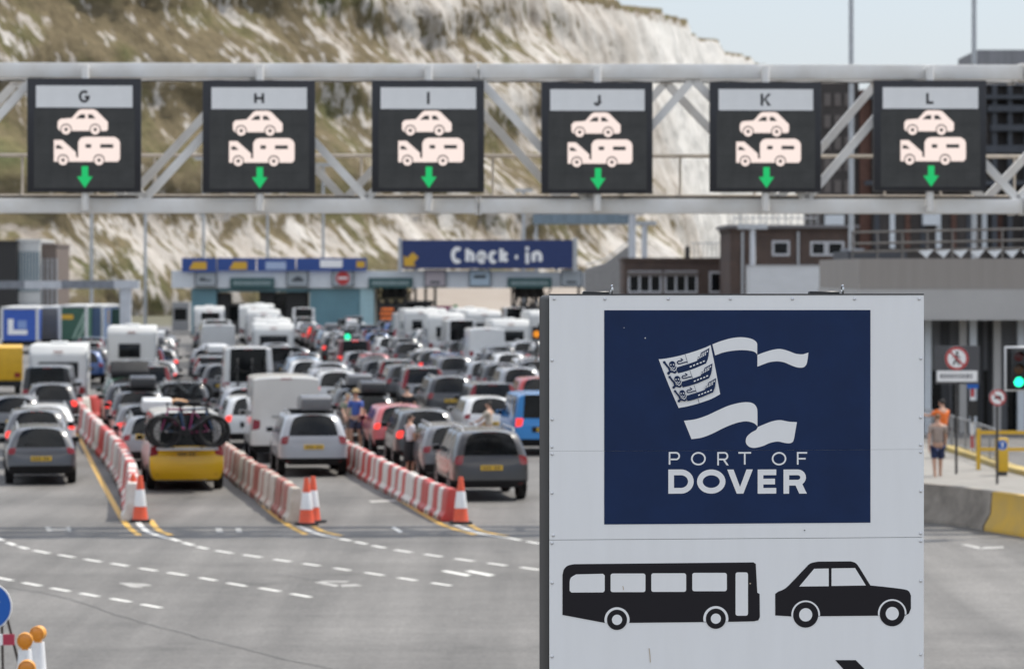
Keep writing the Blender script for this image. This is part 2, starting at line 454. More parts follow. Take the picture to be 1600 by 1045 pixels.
def plate_mesh():
    b = MB().box((-.26, -.012, -.056), (.26, .01, .056), PLATE)
    x = -.215
    for i in range(7):
        if i == 4: x += .035
        b.box((x, -.0145, -.036), (x + .034, -.0125, .036), PLATEINK); x += .058
    return b.mesh('number_plate', False)
PLM = plate_mesh()
def mirror_mesh(sg):
    b = MB().box((0, -.06, -.06), (sg * .2, .07, .08), PAINT); b.box((sg * .02, -.066, -.045), (sg * .18, -.061, .065), GLASS)
    return b.mesh('mirror', True, .03, 2)
MIR = {1: mirror_mesh(1), -1: mirror_mesh(-1)}
def roofbox_mesh(m, L=1.9, W=.8, H=.40):
    b = MB().prism_x([(0, .04), (0, H * .8), (.22, H), (L * .55, H * .98), (L - .25, H * .72), (L, .12), (L - .05, .0), (.05, 0)], -W / 2, W / 2, m)
    b2 = b.mesh('roof_box', True, .07, 3)
    return b2
BOXES = {c: roofbox_mesh(M(c + ' roof box shell', col, .35, coat=.3, var=.12)) for c, col in
         (('black', (.018, .018, .02)), ('grey', (.12, .12, .125)), ('white', (.62, .62, .61)))}
TEMPL = {}
def shift(y, z=0, x=0): return Matrix.Translation((x, y, z))
def make_template(kind, dims, plate_z, rails=False, wheel_r=.33, extra=None):
    pts = body_parts(dims)
    L, W, H = dims['L'], dims['W'], dims['H']; I = Matrix.Identity(4)
    P = []                                   # (name, mesh, matrix, parent index)
    P.append(('body', pts['paint'], I, None))
    if 'paint2' in pts: P.append(('upper_body', pts['paint2'], I, None))
    if 'trim' in pts: P.append(('bumper', pts['trim'], I, None))
    for tg, me in pts.items():
        if tg.startswith('side_window'): P.append(('side_window', me, I, None))
        if tg in ('rear_window', 'windscreen'): P.append((tg, me, I, None))
        if tg[:4] in ('tail', 'lens'): P.append(('tail_light' if tg[:4] == 'tail' else 'upper_tail_light', me, I, None))
        if tg.startswith('head'): P.append(('headlight', me, I, None))
    P.append(('number_plate', PLM, shift(-.035, plate_z), None))
    P.append(('plate_surround', MB().box((-.40, -.022, -.085), (.40, .05, .085), TRIM).mesh('plate_surround', True, .02, 1), shift(-.02, plate_z), None)) if kind in ('crossover', 'people carrier', 'small van', 'passenger van') else None  # dark panel proud of the tailgate, painting the shade of an inset plate
    sc = wheel_r / .33
    for yy in (.88 * L / 4.4, L - .92):
        for sg in (1, -1):
            mt = Matrix.Translation((sg * (W / 2 - .105), yy, wheel_r)) @ Matrix.Diagonal((sg * 1.0, sc, sc, 1)) if sg > 0 else \
                 Matrix.Translation((sg * (W / 2 - .105), yy, wheel_r)) @ Matrix.Rotation(math.pi, 4, 'Z') @ Matrix.Diagonal((1, sc, sc, 1))
            P.append(('wheel', TYRE, mt, None)); P.append(('rim', RIMM, mt, len(P) - 1))
            ar = MB()
            a = [((wheel_r + .06) * math.cos(R(t)), (wheel_r + .06) * math.sin(R(t))) for t in range(-20, 201, 20)]
            ar.prism_x([(yy + p[0], wheel_r + p[1]) for p in a], sg * (W / 2 - .05), sg * (W / 2 - .006), TRIM)
            P.append(('wheel_arch', ar.mesh('wheel_arch'), I, None))
    for sg in (1, -1):
        P.append(('mirror', MIR[sg], shift(dims['cowl'] - .45, dims['zb'] + .05, sg * W / 2 * .96), None))
    if rails:
        for sg in (1, -1):
            y0 = dims['yr0'] + .2; y1 = dims['yrF'] - .1; x = sg * W / 2 * .66
            P.append(('roof_rail', MB().tube([(x, y0, H - .05), (x, y0 + .12, H + .045), (x, y1 - .12, H + .045), (x, y1, H - .05)], .018, STEELG, 6).mesh('roof_rail', True), I, None))
    zc = H - .075; P.append(('high_brake_light', MB().box((-.16, -.02, -.018), (.16, .02, .018), TAIL).mesh('high_brake_light'), shift(dims['yr0'] - .035, H - .055), None))
    wp = MB().bar((.02, .0, 0), (-.34, -.0, .14), .02, .02, TRIM).mesh('wiper')
    zt = dims['yr0']
    P.append(('rear_wiper', MB().bar((.0, 0, 0), (-.42, .0, .05), .025, .02, TRIM).mesh('rear_wiper'), shift(dims['yr0'] * .35 - .03, dims['zb'] + .06), None))
    for sg in (1, -1): P.append(('reflector', MB().box((-.12, -.012, -.025), (.12, .03, .025), TAIL).mesh('reflector'), shift(.035, .43, sg * W / 2 * .66), None))
    if extra: extra(P, dims)
    far = joinm([(me, mt) for n, me, mt, pr in P if n != 'rim' and n != 'wheel_arch'], kind)
    TEMPL[kind] = dict(P=P, far=far, L=L, W=W, H=H, dims=dims)
make_template('hatchback', dict(L=4.15, W=1.78, H=1.47, zb=.96, zh=.92, yr0=.42, yrF=2.5, cowl=3.2), .66)
make_template('estate car', dict(L=4.65, W=1.80, H=1.46, zb=.95, zh=.88, yr0=.40, yrF=2.95, cowl=3.6), .68, rails=True)
make_template('SUV', dict(L=4.5, W=1.85, H=1.66, zb=1.08, zh=1.06, yr0=.36, yrF=2.75, cowl=3.4, suv=True, z0=.32, wr=.78), .80, rails=True, wheel_r=.36)
make_template('crossover', dict(L=4.3, W=1.82, H=1.60, zb=1.04, zh=1.0, yr0=.40, yrF=2.6, cowl=3.25, suv=True, z0=.30, wr=.76), .76, wheel_r=.35)
make_template('people carrier', dict(L=4.6, W=1.83, H=1.66, zb=1.02, zh=1.02, yr0=.26, yrF=3.05, cowl=3.75, wr=.80, tailtall=True), .72)
make_template('saloon', dict(L=4.7, W=1.82, H=1.43, zb=.98, zh=.88, yr0=1.25, yrF=2.9, cowl=3.6), .70)
make_template('small van', dict(L=4.5, W=1.84, H=1.84, zb=1.10, zh=1.08, yr0=.12, yrF=3.1, cowl=3.75, wr=.86, box=True), .78)
make_template('camper van', dict(L=4.9, W=1.90, H=1.97, zb=1.10, zh=1.1, yr0=.14, yrF=3.6, cowl=4.25, wr=.85, twotone=True, box=True), .92)
make_template('passenger van', dict(L=4.9, W=1.90, H=1.95, zb=1.10, zh=1.1, yr0=.14, yrF=3.6, cowl=4.25, wr=.85, box=True), .92)
make_template('large van', dict(L=5.3, W=2.04, H=2.45, zb=1.22, zh=1.2, yr0=.10, yrF=3.9, cowl=4.55, wr=.93, sides=False, rearglass=False, box=True, suv=True), .62, wheel_r=.35)
make_template('high roof van', dict(L=5.3, W=1.99, H=2.62, zb=1.30, zh=1.2, yr0=.12, yrF=3.9, cowl=4.55, wr=.88, box=True, suv=True), .62, wheel_r=.35)

def coach(kind, prof, W, H, L, axles, color_m, rearwin, lights_z, wz=.34):
    I = Matrix.Identity(4); P = []
    P.append(('body', MB().prism_x(prof, -W / 2, W / 2, color_m).mesh('body', True, .09, 3), I, None))
    x0, x1, z0, z1 = rearwin
    b = MB().box((x0, -.055, z0), (x1, .06, z1), GLASS).mesh('rear_window', True, .03, 2); P.append(('rear_window', b, I, None))
    for sg in (1, -1):
        for yy, ln in ((.8, 1.2), (3.0, 1.0)):
            P.append(('side_window', MB().box((sg * (W / 2 - .03), yy, 1.45), (sg * (W / 2 + .012), yy + ln, 2.0), GLASS).mesh('side_window', True, .02, 2), I, None))
        P.append(('tail_light', MB().box((sg * W * .36, -.075, lights_z), (sg * W * .46, .03, lights_z + .34), TAIL).mesh('tail_light', True, .02, 2), I, None))
        P.append(('corner_moulding', MB().box((sg * (W / 2 - .05), -.03, .55), (sg * (W / 2 + .015), .05, H - .25), STEELG).mesh('corner_moulding', True, .02, 2), I, None))
    P.append(('bumper', MB().box((-W * .47, -.10, .42), (W * .47, .25, .66), CWHITE).mesh('bumper', True, .05, 2), I, None))
    P.append(('number_plate', PLM, shift(-.115, .55), None))
    st = M('grey motorhome stripe', (.20, .22, .26), .5)
    P.append(('side_stripe', MB().box((-W / 2 - .004, .12, 1.08), (W / 2 + .004, L - 1.6, 1.2), st).mesh('side_stripe'), I, None))
    P.append(('rear_panel', MB().box((-W * .44, -.065, .72), (W * .44, .03, 1.22), M('rear moulding', (.55, .55, .55), .4, var=.1)).mesh('rear_panel', True, .04, 2), I, None))
    P.append(('window_frame', MB().box((x0 - .06, -.05, z0 - .06), (x1 + .06, .05, z1 + .06), TRIM).mesh('window_frame', True, .04, 2), I, None))
    P.append(('roof_hatch', MB().box((-.35, 1.2, H - .02), (.35, 1.9, H + .12), CWHITE).mesh('roof_hatch', True, .04, 2), I, None))
    P.append(('high_brake_light', MB().box((-.18, -.07, H - .28), (.18, .02, H - .24), TAIL).mesh('high_brake_light'), I, None))
    for yy in axles:
        for sg in (1, -1):
            mt = Matrix.Translation((sg * (W / 2 - .14), yy, wz)) @ (Matrix.Identity(4) if sg > 0 else Matrix.Rotation(math.pi, 4, 'Z'))
            P.append(('wheel', TYRE, mt, None)); P.append(('rim', RIMM, mt, len(P) - 1))
    far = joinm([(me, mt) for n, me, mt, pr in P if n != 'rim'], kind)
    TEMPL[kind] = dict(P=P, far=far, L=L, W=W, H=H, dims=dict(yr0=.3))
COACH = M('motorhome shell', (.62, .62, .60), .38, coat=.2, dirt=(.46, .45, .42), var=.45, scale=1.2)
coach('motorhome', [(0, .45), (-.02, 2.6), (.2, 2.9), (5.4, 2.9), (6.05, 2.72), (6.1, 2.15), (5.6, 1.98), (6.0, 1.15), (6.7, .98), (6.8, .45)], 2.28, 2.9, 6.8, (1.6, 5.7), COACH, (-.55, .35, 1.5, 2.05), .75)
coach('caravan', [(.05, .42), (-.03, .95), (.02, 2.2), (.28, 2.58), (4.8, 2.58), (5.4, 2.0), (5.55, 1.0), (5.4, .42)], 2.26, 2.58, 5.6, (2.7,), COACH, (-.72, .72, 1.32, 1.85), .6)

FLEET = dict(n=0)
def set_col(o, c): o.color = (*c, 1)
def put_vehicle(kind, x, d, rz, col, label, group, near=True, rims=True, lit=0, box=None, cat=None):
    T = TEMPL[kind]
    nm = {'SUV': 'sport_utility_car'}.get(kind, kind.replace(' ', '_'))
    cat = cat or {'hatchback': 'car', 'estate car': 'car', 'SUV': 'car', 'crossover': 'car', 'people carrier': 'car', 'saloon': 'car', 'small van': 'van', 'camper van': 'camper van', 'passenger van': 'van',
                  'large van': 'van', 'high roof van': 'van', 'motorhome': 'motorhome', 'caravan': 'caravan'}[kind]
    if not near:
        me = T['far']
        o = link(nm, me); set_col(o, col); o.location = (x, d, 0); o.rotation_euler = (0, 0, rz)
        if lit:
            for s in o.material_slots:
                if s.material == TAIL: s.link = 'OBJECT'; s.material = TAILLIT
        tag(o, label, cat, group); r = o
    else:
        r = thing(nm, label, cat, (x, d, 0), rz, group); made = []
        for n, me, mt, pr in T['P']:
            if n == 'rim' and not rims: made.append(None); continue
            par = made[pr] if pr is not None else r
            o = link(n, me, par); set_col(o, col)
            o.matrix_local = mt if pr is None else Matrix.Identity(4)
            if lit and (n == 'tail_light' or n == 'high_brake_light') and (lit > 1 or n != 'high_brake_light'):
                o.material_slots[0].link = 'OBJECT'; o.material_slots[0].material = TAILLIT
            made.append(o)
    if box:
        o = link('roof_box', BOXES[box], r); o.location = (0.12, T['dims']['yr0'] + .25, T['H'] + .07)
        for yy in (T['dims']['yr0'] + .6, T['dims']['yr0'] + 1.6):
            if near: 
                b = link('roof_bar', BARM, r); b.location = (0, yy, T['H'] + .05)
    return r
BARM = MB().box((-.62, -.03, -.06), (.62, .03, .018), TRIM).mesh('roof_bar')

# ------------------------------------------------------------------ skinned people
def skin_mesh(name, V, E, RAD, root=0, sub=1, mat=SKIN):
    me = bpy.data.meshes.new(name); bm = bmesh.new(); sl = bm.verts.layers.skin.verify(); vs = []
    for i, (p, r) in enumerate(zip(V, RAD)):
        q = bm.verts.new(p); r = r if isinstance(r, tuple) else (r, r); q[sl].radius = r; q[sl].use_root = (i == root); vs.append(q)
    for a, b in E: bm.edges.new((vs[a], vs[b]))
    bm.to_mesh(me); bm.free()
    def fn(o):
        m = o.modifiers.new('k', 'SKIN'); m.use_smooth_shade = True; m.branch_smoothing = .3
        s = o.modifiers.new('s', 'SUBSURF'); s.levels = sub; s.render_levels = sub
    r = evald(me, fn); r.materials.clear(); r.materials.append(mat); shade(r, 180); return r
def person(label, loc, rz, top, bottom, hair, skirt=False, stride=.12, arm=(0, 0), height=1.72, hat=None, shoes=(.05, .05, .05), longleg=False, mass=1.):
    """origin at the feet, facing +y; arm = forward lift of right and left arm in degrees"""
    k = height / 1.75; r = thing('person', label, 'person', loc, rz); r.scale = (k, k, k)
    s = stride; g = mass
    V = [(0, 0, .95), (0, .0, 1.12), (0, -.01, 1.32), (0, -.015, 1.45), (0, .0, 1.53), (0, .02, 1.62), (0, .03, 1.70)]
    RAD = [(.15 * g, .11 * g), (.13 * g, .10 * g), (.165 * g, .11 * g), (.10, .075), (.052, .055), (.076, .09), (.07, .085)]
    E = [(0, 1), (1, 2), (2, 3), (3, 4), (4, 5), (5, 6)]
    def ad(p, rad, par):
        V.append(p); RAD.append(rad); E.append((par, len(V) - 1)); return len(V) - 1
    arms = {}
    for sg, lift in ((1, arm[0]), (-1, arm[1])):
        h = ad((sg * .09, 0, .88), .095 * g, 0)
        kn = ad((sg * .10, sg * s + .03, .50), .062, h); an = ad((sg * .10, sg * s * 1.7 - .02, .09), .040, kn)
        toe = ad((sg * .115, sg * s * 1.7 + .15, .035), .032, an)
        sh = ad((sg * .185, -.01, 1.42), .062, 3)
        a = R(lift); el = Vector((sg * .235, math.sin(a) * .29, 1.42 - math.cos(a) * .29)); e = ad(tuple(el), .043, sh)
        a2 = R(lift * 1.35 + 12); wr = el + Vector((sg * .015, math.sin(a2) * .25, -math.cos(a2) * .25)); wv = ad(tuple(wr), .029, e)
        d = (wr - el).normalized(); pm = wr + d * .07; pmv = ad(tuple(pm), (.036, .022), wv)
        lat = Vector((0, math.cos(a2), math.sin(a2)))
        for j, ln in enumerate((.062, .075, .07, .055)):
            q = pm + lat * (.03 - .02 * j) + d * .03; f1 = ad(tuple(q), .009, pmv); ad(tuple(q + d * ln + Vector((-sg * .02, 0, 0))), .008, f1)
        th = ad(tuple(wr + d * .05 + lat * .045), .011, wv); ad(tuple(wr + d * .09 + lat * .06), .009, th)
        arms[sg] = (h, kn, an, toe, sh, e, wv)
    b = link('body', skin_mesh('body', V, E, RAD), r)
    def sub(idx, infl, name, mat, trims={}):
        mp = {o: i for i, o in enumerate(idx)}; VV = [trims.get(o, V[o]) for o in idx]
        RR = [tuple(c + infl for c in (RAD[o] if isinstance(RAD[o], tuple) else (RAD[o],) * 2)) for o in idx]
        EE = [(mp[a], mp[c]) for a, c in E if a in mp and c in mp]
        return link(name, skin_mesh(name, VV, EE, RR, mat=mat), r)
    lerp = lambda a, c, t: tuple(a[i] + (c[i] - a[i]) * t for i in range(3))
    idx = [0, 1, 2, 3]; tr = {0: (0, 0, .93)}
    for sg in (1, -1):
        idx += [arms[sg][4], arms[sg][5]]; tr[arms[sg][5]] = lerp(V[arms[sg][4]], V[arms[sg][5]], .72)
    sub(idx, .020, 'shirt', M('shirt cloth %s' % (top,), top, .85, var=.12, scale=14), tr)
    cm = M('lower cloth %s' % (bottom,), bottom, .85, var=.12, scale=14)
    if skirt:
        sk = MB().lathe([(.19, .46), (.20, .6), (.185, .85), (.15, 1.02)], cm, 20); link('skirt', sk.mesh('skirt', True), r)
    else:
        idx = [0]; tr = {0: (0, 0, .97)}
        for sg in (1, -1):
            h, kn, an = arms[sg][:3]; idx += [h, kn]
            if longleg: idx.append(an)
            else: tr[kn] = lerp(V[h], V[kn], .86)
        sub(idx, .028, 'trousers' if longleg else 'shorts', cm, tr)
    for sg in (1, -1):
        a = V[arms[sg][2]]; t = V[arms[sg][3]]
        link('shoe', skin_mesh('shoe', [(a[0], a[1] - .04, .05), (a[0], a[1] + .06, .05), (t[0], t[1] + .02, .04)], [(0, 1), (1, 2)], [.05, .05, .04], mat=M('shoe %s' % (shoes,), shoes, .6)), r)
    hm = M('hair %s' % (hair,), hair, .7, var=.3, scale=30)
    link('hair', skin_mesh('hair', [(0, .0, 1.60), (0, -.015, 1.68), (0, .01, 1.755)], [(0, 1), (1, 2)], [(.07, .06), (.092, .09), (.06, .075)], mat=hm), r)
    fc = MB()
    fc.lathe([(.001, .128), (.013, .12), (.016, .10)], SKIN, 8, c=(0, 0, 1.645), axis='y')
    fm = M('eye dark', (.03, .02, .02), .3)
    for sg in (1, -1):
        fc.lathe([(.001, .112), (.012, .108), (.012, .09)], fm, 8, c=(sg * .032, 0, 1.675), axis='y')
        fc.lathe([(.001, sg * .092), (.025, sg * .088), (.02, sg * .07)], SKIN, 8, c=(0, .02, 1.65), axis='x')
    fc.box((-.025, .10, 1.60), (.025, .112, 1.608), M('lips', (.35, .12, .10), .5))
    fc.build('face', r, True)
    if hat:
        hb = MB().lathe([(.15, 1.735), (.15, 1.745), (.098, 1.75), (.09, 1.80), (.05, 1.83), (.001, 1.835)], M('hat cloth %s' % (hat,), hat, .9), 20, c=(0, .01, 0)); link('hat', hb.mesh('hat', True), r)
    return r

# ------------------------------------------------------------------ bicycles
def bike_meshes(col):
    fm = M('bicycle frame %s' % (col,), col, .35, coat=.4)
    w = MB()
    prof = [(.325 + .032 * math.cos(R(t)), .03 * math.sin(R(t))) for t in range(0, 361, 60)]
    w.lathe(prof, RUBBER, 28, axis='y', caps=False)
    prof = [(.282 + .009 * math.cos(R(t)), .012 * math.sin(R(t))) for t in range(0, 361, 90)]
    w.lathe(prof, TRIM, 28, axis='y', caps=False)
    for k in range(14):
        a = 2 * math.pi * k / 14; w.bar((0, .01 * (-1) ** k, 0), (math.cos(a) * .28, 0, math.sin(a) * .28), .006, .006, TRIM)
    w.lathe([(.02, -.04), (.02, .04)], RIM, 8, axis='y')
    wm = w.mesh('wheel', True)
    f = MB(); bb = (-.08, 0, .30); st = (-.18, 0, .80); hd = (.38, 0, .82); hd2 = (.42, 0, .66)
    for a, b, rr in ((bb, st, .018), (st, hd, .02), (bb, hd2, .024), (bb, (-.52, 0, .335), .014), (st, (-.52, 0, .335), .012), (hd, hd2, .02), (hd2, (.54, 0, .335), .018)): f.tube([a, b], rr, fm, 8)
    f.lathe([(.09, -.03), (.09, -.02)], TRIM, 16, c=(bb[0], 0, bb[2]), axis='y')
    f.tube([(bb[0], -.05, bb[2]), (bb[0] + .14, -.05, bb[2] - .08)], .012, TRIM, 6); f.tube([(bb[0], .05, bb[2]), (bb[0] - .14, .05, bb[2] + .08)], .012, TRIM, 6)
    h = MB().tube([hd, (.40, 0, .93)], .016, TRIM, 6); h.tube([(.36, -.32, .95), (.42, -.1, .95), (.42, .1, .95), (.36, .32, .95)], .013, TRIM, 6)
    s = MB().tube([st, (-.20, 0, .92)], .014, TRIM, 6); s.lathe([(.001, -.15), (.06, -.10), (.075, 0), (.03, .15), (.001, .17)], TRIM, 10, c=(-.2, 0, .94), axis='x')
    return wm, f.mesh('frame', True), h.mesh('handlebar', True), s.mesh('saddle', True)
BIKES = {}
def bicycle(label, col, mat, group=None):
    if col not in BIKES: BIKES[col] = bike_meshes(col)
    wm, fm, hm, sm = BIKES[col]
    r = thing('bicycle', label, 'bicycle', group=group); r.matrix_world = mat
    for x in (-.52, .54):
        o = link('wheel', wm, r); o.location = (x, 0, .335)
    link('frame', fm, r); link('handlebar', hm, r); link('saddle', sm, r)
    return r
# ------------------------------------------------------------------ ground
def nodes_of(name):
    m = bpy.data.materials.new(name); m.use_nodes = True
    return m, m.node_tree.nodes, m.node_tree.links, m.node_tree.nodes['Principled BSDF']
def ramp(n, l, src, stops):
    c = n.new('ShaderNodeValToRGB'); e = c.color_ramp.elements
    while len(e) < len(stops): e.new(.5)
    for el, (p, v) in zip(e, stops): el.position = p; el.color = (*v, 1) if isinstance(v, tuple) else (v, v, v, 1)
    l.new(src, c.inputs[0]); return c.outputs[0]
def mixc(n, l, fac, a, b, mode='MIX'):
    x = n.new('ShaderNodeMix'); x.data_type = 'RGBA'; x.blend_type = mode
    for s, v in ((x.inputs['Factor'], fac), (x.inputs[6], a), (x.inputs[7], b)):
        if isinstance(v, (int, float)): s.default_value = v
        elif isinstance(v, tuple): s.default_value = (*v, 1)
        else: l.new(v, s)
    return x.outputs[2]
def noise_n(n, l, scale, detail=5, mapping=None, coord='Object', rough=.55):
    tc = n.new('ShaderNodeTexCoord'); mp = n.new('ShaderNodeMapping'); l.new(tc.outputs[coord], mp.inputs[0])
    if mapping:
        if 'rot' in mapping: mp.inputs['Rotation'].default_value = (0, 0, R(mapping['rot']))
        mp.inputs['Scale'].default_value = mapping.get('scale', (1, 1, 1))
        mp.inputs['Location'].default_value = mapping.get('loc', (0, 0, 0))
    z = n.new('ShaderNodeTexNoise'); z.inputs['Scale'].default_value = scale; z.inputs['Detail'].default_value = detail; z.inputs['Roughness'].default_value = rough
    l.new(mp.outputs[0], z.inputs['Vector']); return z.outputs[0]
TAR, n, l, b = nodes_of('worn tarmac')
fine = ramp(n, l, noise_n(n, l, 14, 8, rough=.75), [(.28, .58), (.72, 1.38)])
big = ramp(n, l, noise_n(n, l, .16, 4, {'scale': (.55, 1.6, 1)}), [(.3, .76), (.7, 1.18)])
strk = ramp(n, l, noise_n(n, l, 1.1, 5, {'rot': 8.5, 'scale': (1.0, .035, 1)}), [(.33, .74), (.66, 1.13)])
grit = ramp(n, l, noise_n(n, l, 3.2, 6, {'loc': (1, 4, 0)}, rough=.7), [(.3, .86), (.7, 1.13)])
crs = ramp(n, l, noise_n(n, l, .7, 3, {'scale': (.05, 1.0, 1), 'loc': (3, 5, 0)}), [(.35, .93), (.65, 1.05)])
col = mixc(n, l, 1.0, (.142, .136, .128), fine, 'MULTIPLY')
for q in (big, strk, crs, grit): col = mixc(n, l, 1.0, col, q, 'MULTIPLY')
oil = ramp(n, l, noise_n(n, l, .55, 5, {'loc': (9, 2, 0)}), [(.60, 1.0), (.74, .62)])
col = mixc(n, l, 1.0, col, oil, 'MULTIPLY')
l.new(col, b.inputs['Base Color']); b.inputs['Roughness'].default_value = .82
bp = n.new('ShaderNodeBump'); bp.inputs['Strength'].default_value = .35; bp.inputs['Distance'].default_value = .01
l.new(noise_n(n, l, 40, 6), bp.inputs['Height']); l.new(bp.outputs[0], b.inputs['Normal'])
LAND = M('grassy land', (.10, .095, .06), .95, var=.4, scale=.03)
gm = MB(); gm.add([(-2500, -300, -.02), (2500, -300, -.02), (2500, 5500, -.02), (-2500, 5500, -.02)], [(0, 1, 2, 3)], LAND)
tag(gm.build('ground'), kind='structure')
rm = MB(); rm.add([(-90, -20, 0), (90, -20, 0), (90, 330, 0), (-90, 330, 0)], [(0, 1, 2, 3)], TAR)
tag(rm.build('road'), kind='structure')

def ribbon(mb, pts, wd, m, z):
    P = [Vector((p[0], p[1])) for p in pts]; vs = []; fs = []
    for i, p in enumerate(P):
        t = (P[min(i + 1, len(P) - 1)] - P[max(i - 1, 0)]).normalized(); q = Vector((t.y, -t.x))
        for s in (1, -1): a = p + q * wd / 2 * s; vs.append((a.x, a.y, z))
    for i in range(len(P) - 1): fs.append((2 * i, 2 * i + 1, 2 * i + 3, 2 * i + 2))
    mb.add(vs, fs, m)
def smooth(pts, k=6):
    out = []; P = [Vector(p) for p in pts]
    for i in range(len(P) - 1):
        a = P[max(i - 1, 0)]; b = P[i]; c = P[i + 1]; d = P[min(i + 2, len(P) - 1)]
        for j in range(k):
            t = j / k
            out.append(.5 * ((2 * b) + (c - a) * t + (2 * a - 5 * b + 4 * c - d) * t * t + (3 * b - a - 3 * c + d) * t ** 3))
    out.append(P[-1]); return out
def gline(px, k=6): return smooth([GP(*p) for p in px], k)
# dashed lane lines (one object per line)
def dashes(cent, hw):
    mb = MB()
    for i, (x, y) in enumerate(cent):
        x0, y0 = cent[max(i - 1, 0)]; x1, y1 = cent[min(i + 1, len(cent) - 1)]
        sl = (y1 - y0) / max(1, x1 - x0); h = hw if not isinstance(hw, list) else hw[i]
        ribbon(mb, [GP(x - h, y - h * sl), GP(x + h, y + h * sl)], .13, WHP, .004)
    tag(mb.build('road_marking'), kind='structure')
def dline(iv):
    c = [((x0 + x1) / 2, y) for x0, x1, y in iv]; dashes(c, [(x1 - x0) / 2 * .80 for x0, x1, y in iv])
dline([(-12, 6, 841), (10, 25, 849.5), (28, 45, 855.5), (50, 80, 862), (89, 119, 868.5), (129, 161, 875.5), (171, 203, 882), (215, 248, 889.5), (259, 295, 896.5), (309, 341, 904.5), (352, 388, 913), (402, 441, 921), (452, 489, 930)])
dline([(264, 282, 843), (284, 304, 849.5), (306, 326, 855.5), (334, 366, 862), (377, 412, 868.5), (425, 457, 875.5), (470, 503, 882), (519, 550, 889), (567, 603, 896.5), (619, 654, 904.5), (671, 708, 912.5)])
dline([(529, 550, 843), (553, 575, 848), (580, 604, 854), (614, 646, 860.8), (660, 694, 867.6), (708, 743, 874.5), (759, 795, 881.5), (810, 846, 888), (862, 900, 896), (915, 955, 904)])
dline([(793, 816, 842), (821, 845, 847.5), (852, 878, 853), (890, 925, 860), (940, 978, 867)])
dline([(-12, 23, 904), (33, 67, 912.5), (77, 112, 921), (122, 157, 929), (170, 207, 937.5), (218, 255, 946.5)])
def gpoly(name, pxs, m, z=.004):
    mb = MB()
    for p in pxs: mb.add([tuple(GP(*q) + Vector((0, 0, z))) for q in p], [tuple(range(len(p)))], m)
    tag(mb.build(name), kind='structure')
gpoly('road_marking', [[(185, 910.5), (206, 910.5), (224, 917.5), (206, 917.5)], [(207, 911), (228, 912), (238, 914.5), (222, 915.5)]], WHPF)
gpoly('road_marking', [[(490, 909.5), (500, 908.5), (531, 914), (524, 916.5)], [(500, 907.5), (548, 907.5), (541, 909.5), (506, 909.5)], [(532, 913), (556, 912.5), (567, 915), (534, 916.5)]], WHPF)
gpoly('road_marking', [[(688, 892), (698, 891), (737, 898), (728, 900)], [(725, 892), (736, 891), (774, 898), (764, 900)]], WHP)
gpoly('road_marking', [[(70, 823), (78, 823), (82, 830), (74, 830)], [(103, 823), (109, 823), (112, 830), (106, 830)], [(79, 826), (103, 826), (104, 828), (80, 828)]], WHPF)
gpoly('road_marking', [[(336, 824.5), (346, 824.5), (349, 831.5), (339, 831.5)], [(367, 824.5), (376, 824.5), (379, 831.5), (370, 831.5)]], WHPF)
gpoly('road_marking', [[(611, 824), (617, 823), (630, 831), (624, 832)]], WHP)
gpoly('road_marking', [[(576, 782), (616, 780.5), (624, 783), (580, 785)]], WHPF)
gpoly('road_marking', [[(1500, 850.5), (1512, 850), (1536, 855), (1530, 858)], [(1532, 854.5), (1568, 853.5), (1568, 856), (1532, 858)]], WHPF)
for yl in ([(112, 660), (122, 680), (150, 735), (185, 800), (200, 822), (217, 836)], [(235, 812), (248, 828), (268, 836)],
           [(356, 728), (380, 757), (415, 793), (447, 818), (478, 835)], [(490, 822), (505, 830), (534, 837)],
           [(548, 734), (590, 760), (640, 790), (690, 819), (742, 835)], [(735, 820), (755, 830), (792, 837)]):
    mb = MB(); ribbon(mb, gline(yl), .13, YELP, .0045); tag(mb.build('road_marking'), kind='structure')
for yl in ([(213, 813), (230, 830), (262, 841)], [(466, 822), (500, 835), (528, 840)], [(712, 820), (745, 832), (778, 838), (795, 840)]):
    mb = MB(); ribbon(mb, gline(yl), .13, WHP, .005); tag(mb.build('road_marking'), kind='structure')
for yl in ([(0, 916), (60, 925), (130, 942), (180, 960), (300, 993), (420, 1023), (520, 1046)], [(430, 897), (470, 903), (530, 913)]):
    mb = MB(); P = gline(yl, 8); P = [p + Vector((noise.noise(p * 1.7) * .05, noise.noise(p * 2.1) * .1, 0)) for p in P]
    ribbon(mb, P, .022, SEAM, .0035); tag(mb.build('road_seam'), kind='structure')

# ------------------------------------------------------------------ the chalk cliff
CHK, n, l, b = nodes_of('chalk cliff with scrub')
uvm = {'rot': 27, 'scale': (1, .50, 1)}
n1 = noise_n(n, l, .62, 9, uvm, 'UV', .6)
n2 = noise_n(n, l, .07, 5, {'rot': 18, 'scale': (1, .6, 1), 'loc': (3.3, 1.2, 0)}, 'UV', .55)
n3 = noise_n(n, l, 1.6, 6, {'rot': 24, 'scale': (1, .45, 1)}, 'UV', .65)
at = n.new('ShaderNodeAttribute'); at.attribute_name = 'chalk'
def math_n(op, a, c):
    m_ = n.new('ShaderNodeMath'); m_.operation = op
    for s, v in zip(m_.inputs, (a, c)):
        if isinstance(v, (int, float)): s.default_value = v
        else: l.new(v, s)
    return m_.outputs[0]
tot = math_n('ADD', math_n('ADD', math_n('MULTIPLY', n1, 1.5), math_n('MULTIPLY', n2, .75)), math_n('ADD', math_n('MULTIPLY', n3, .4), at.outputs['Fac']))
mask = ramp(n, l, tot, [(.0, 0.), (1., 1.)])
mr = n.new('ShaderNodeMapRange'); mr.inputs[1].default_value = 1.31; mr.inputs[2].default_value = 1.43; l.new(tot, mr.inputs[0])
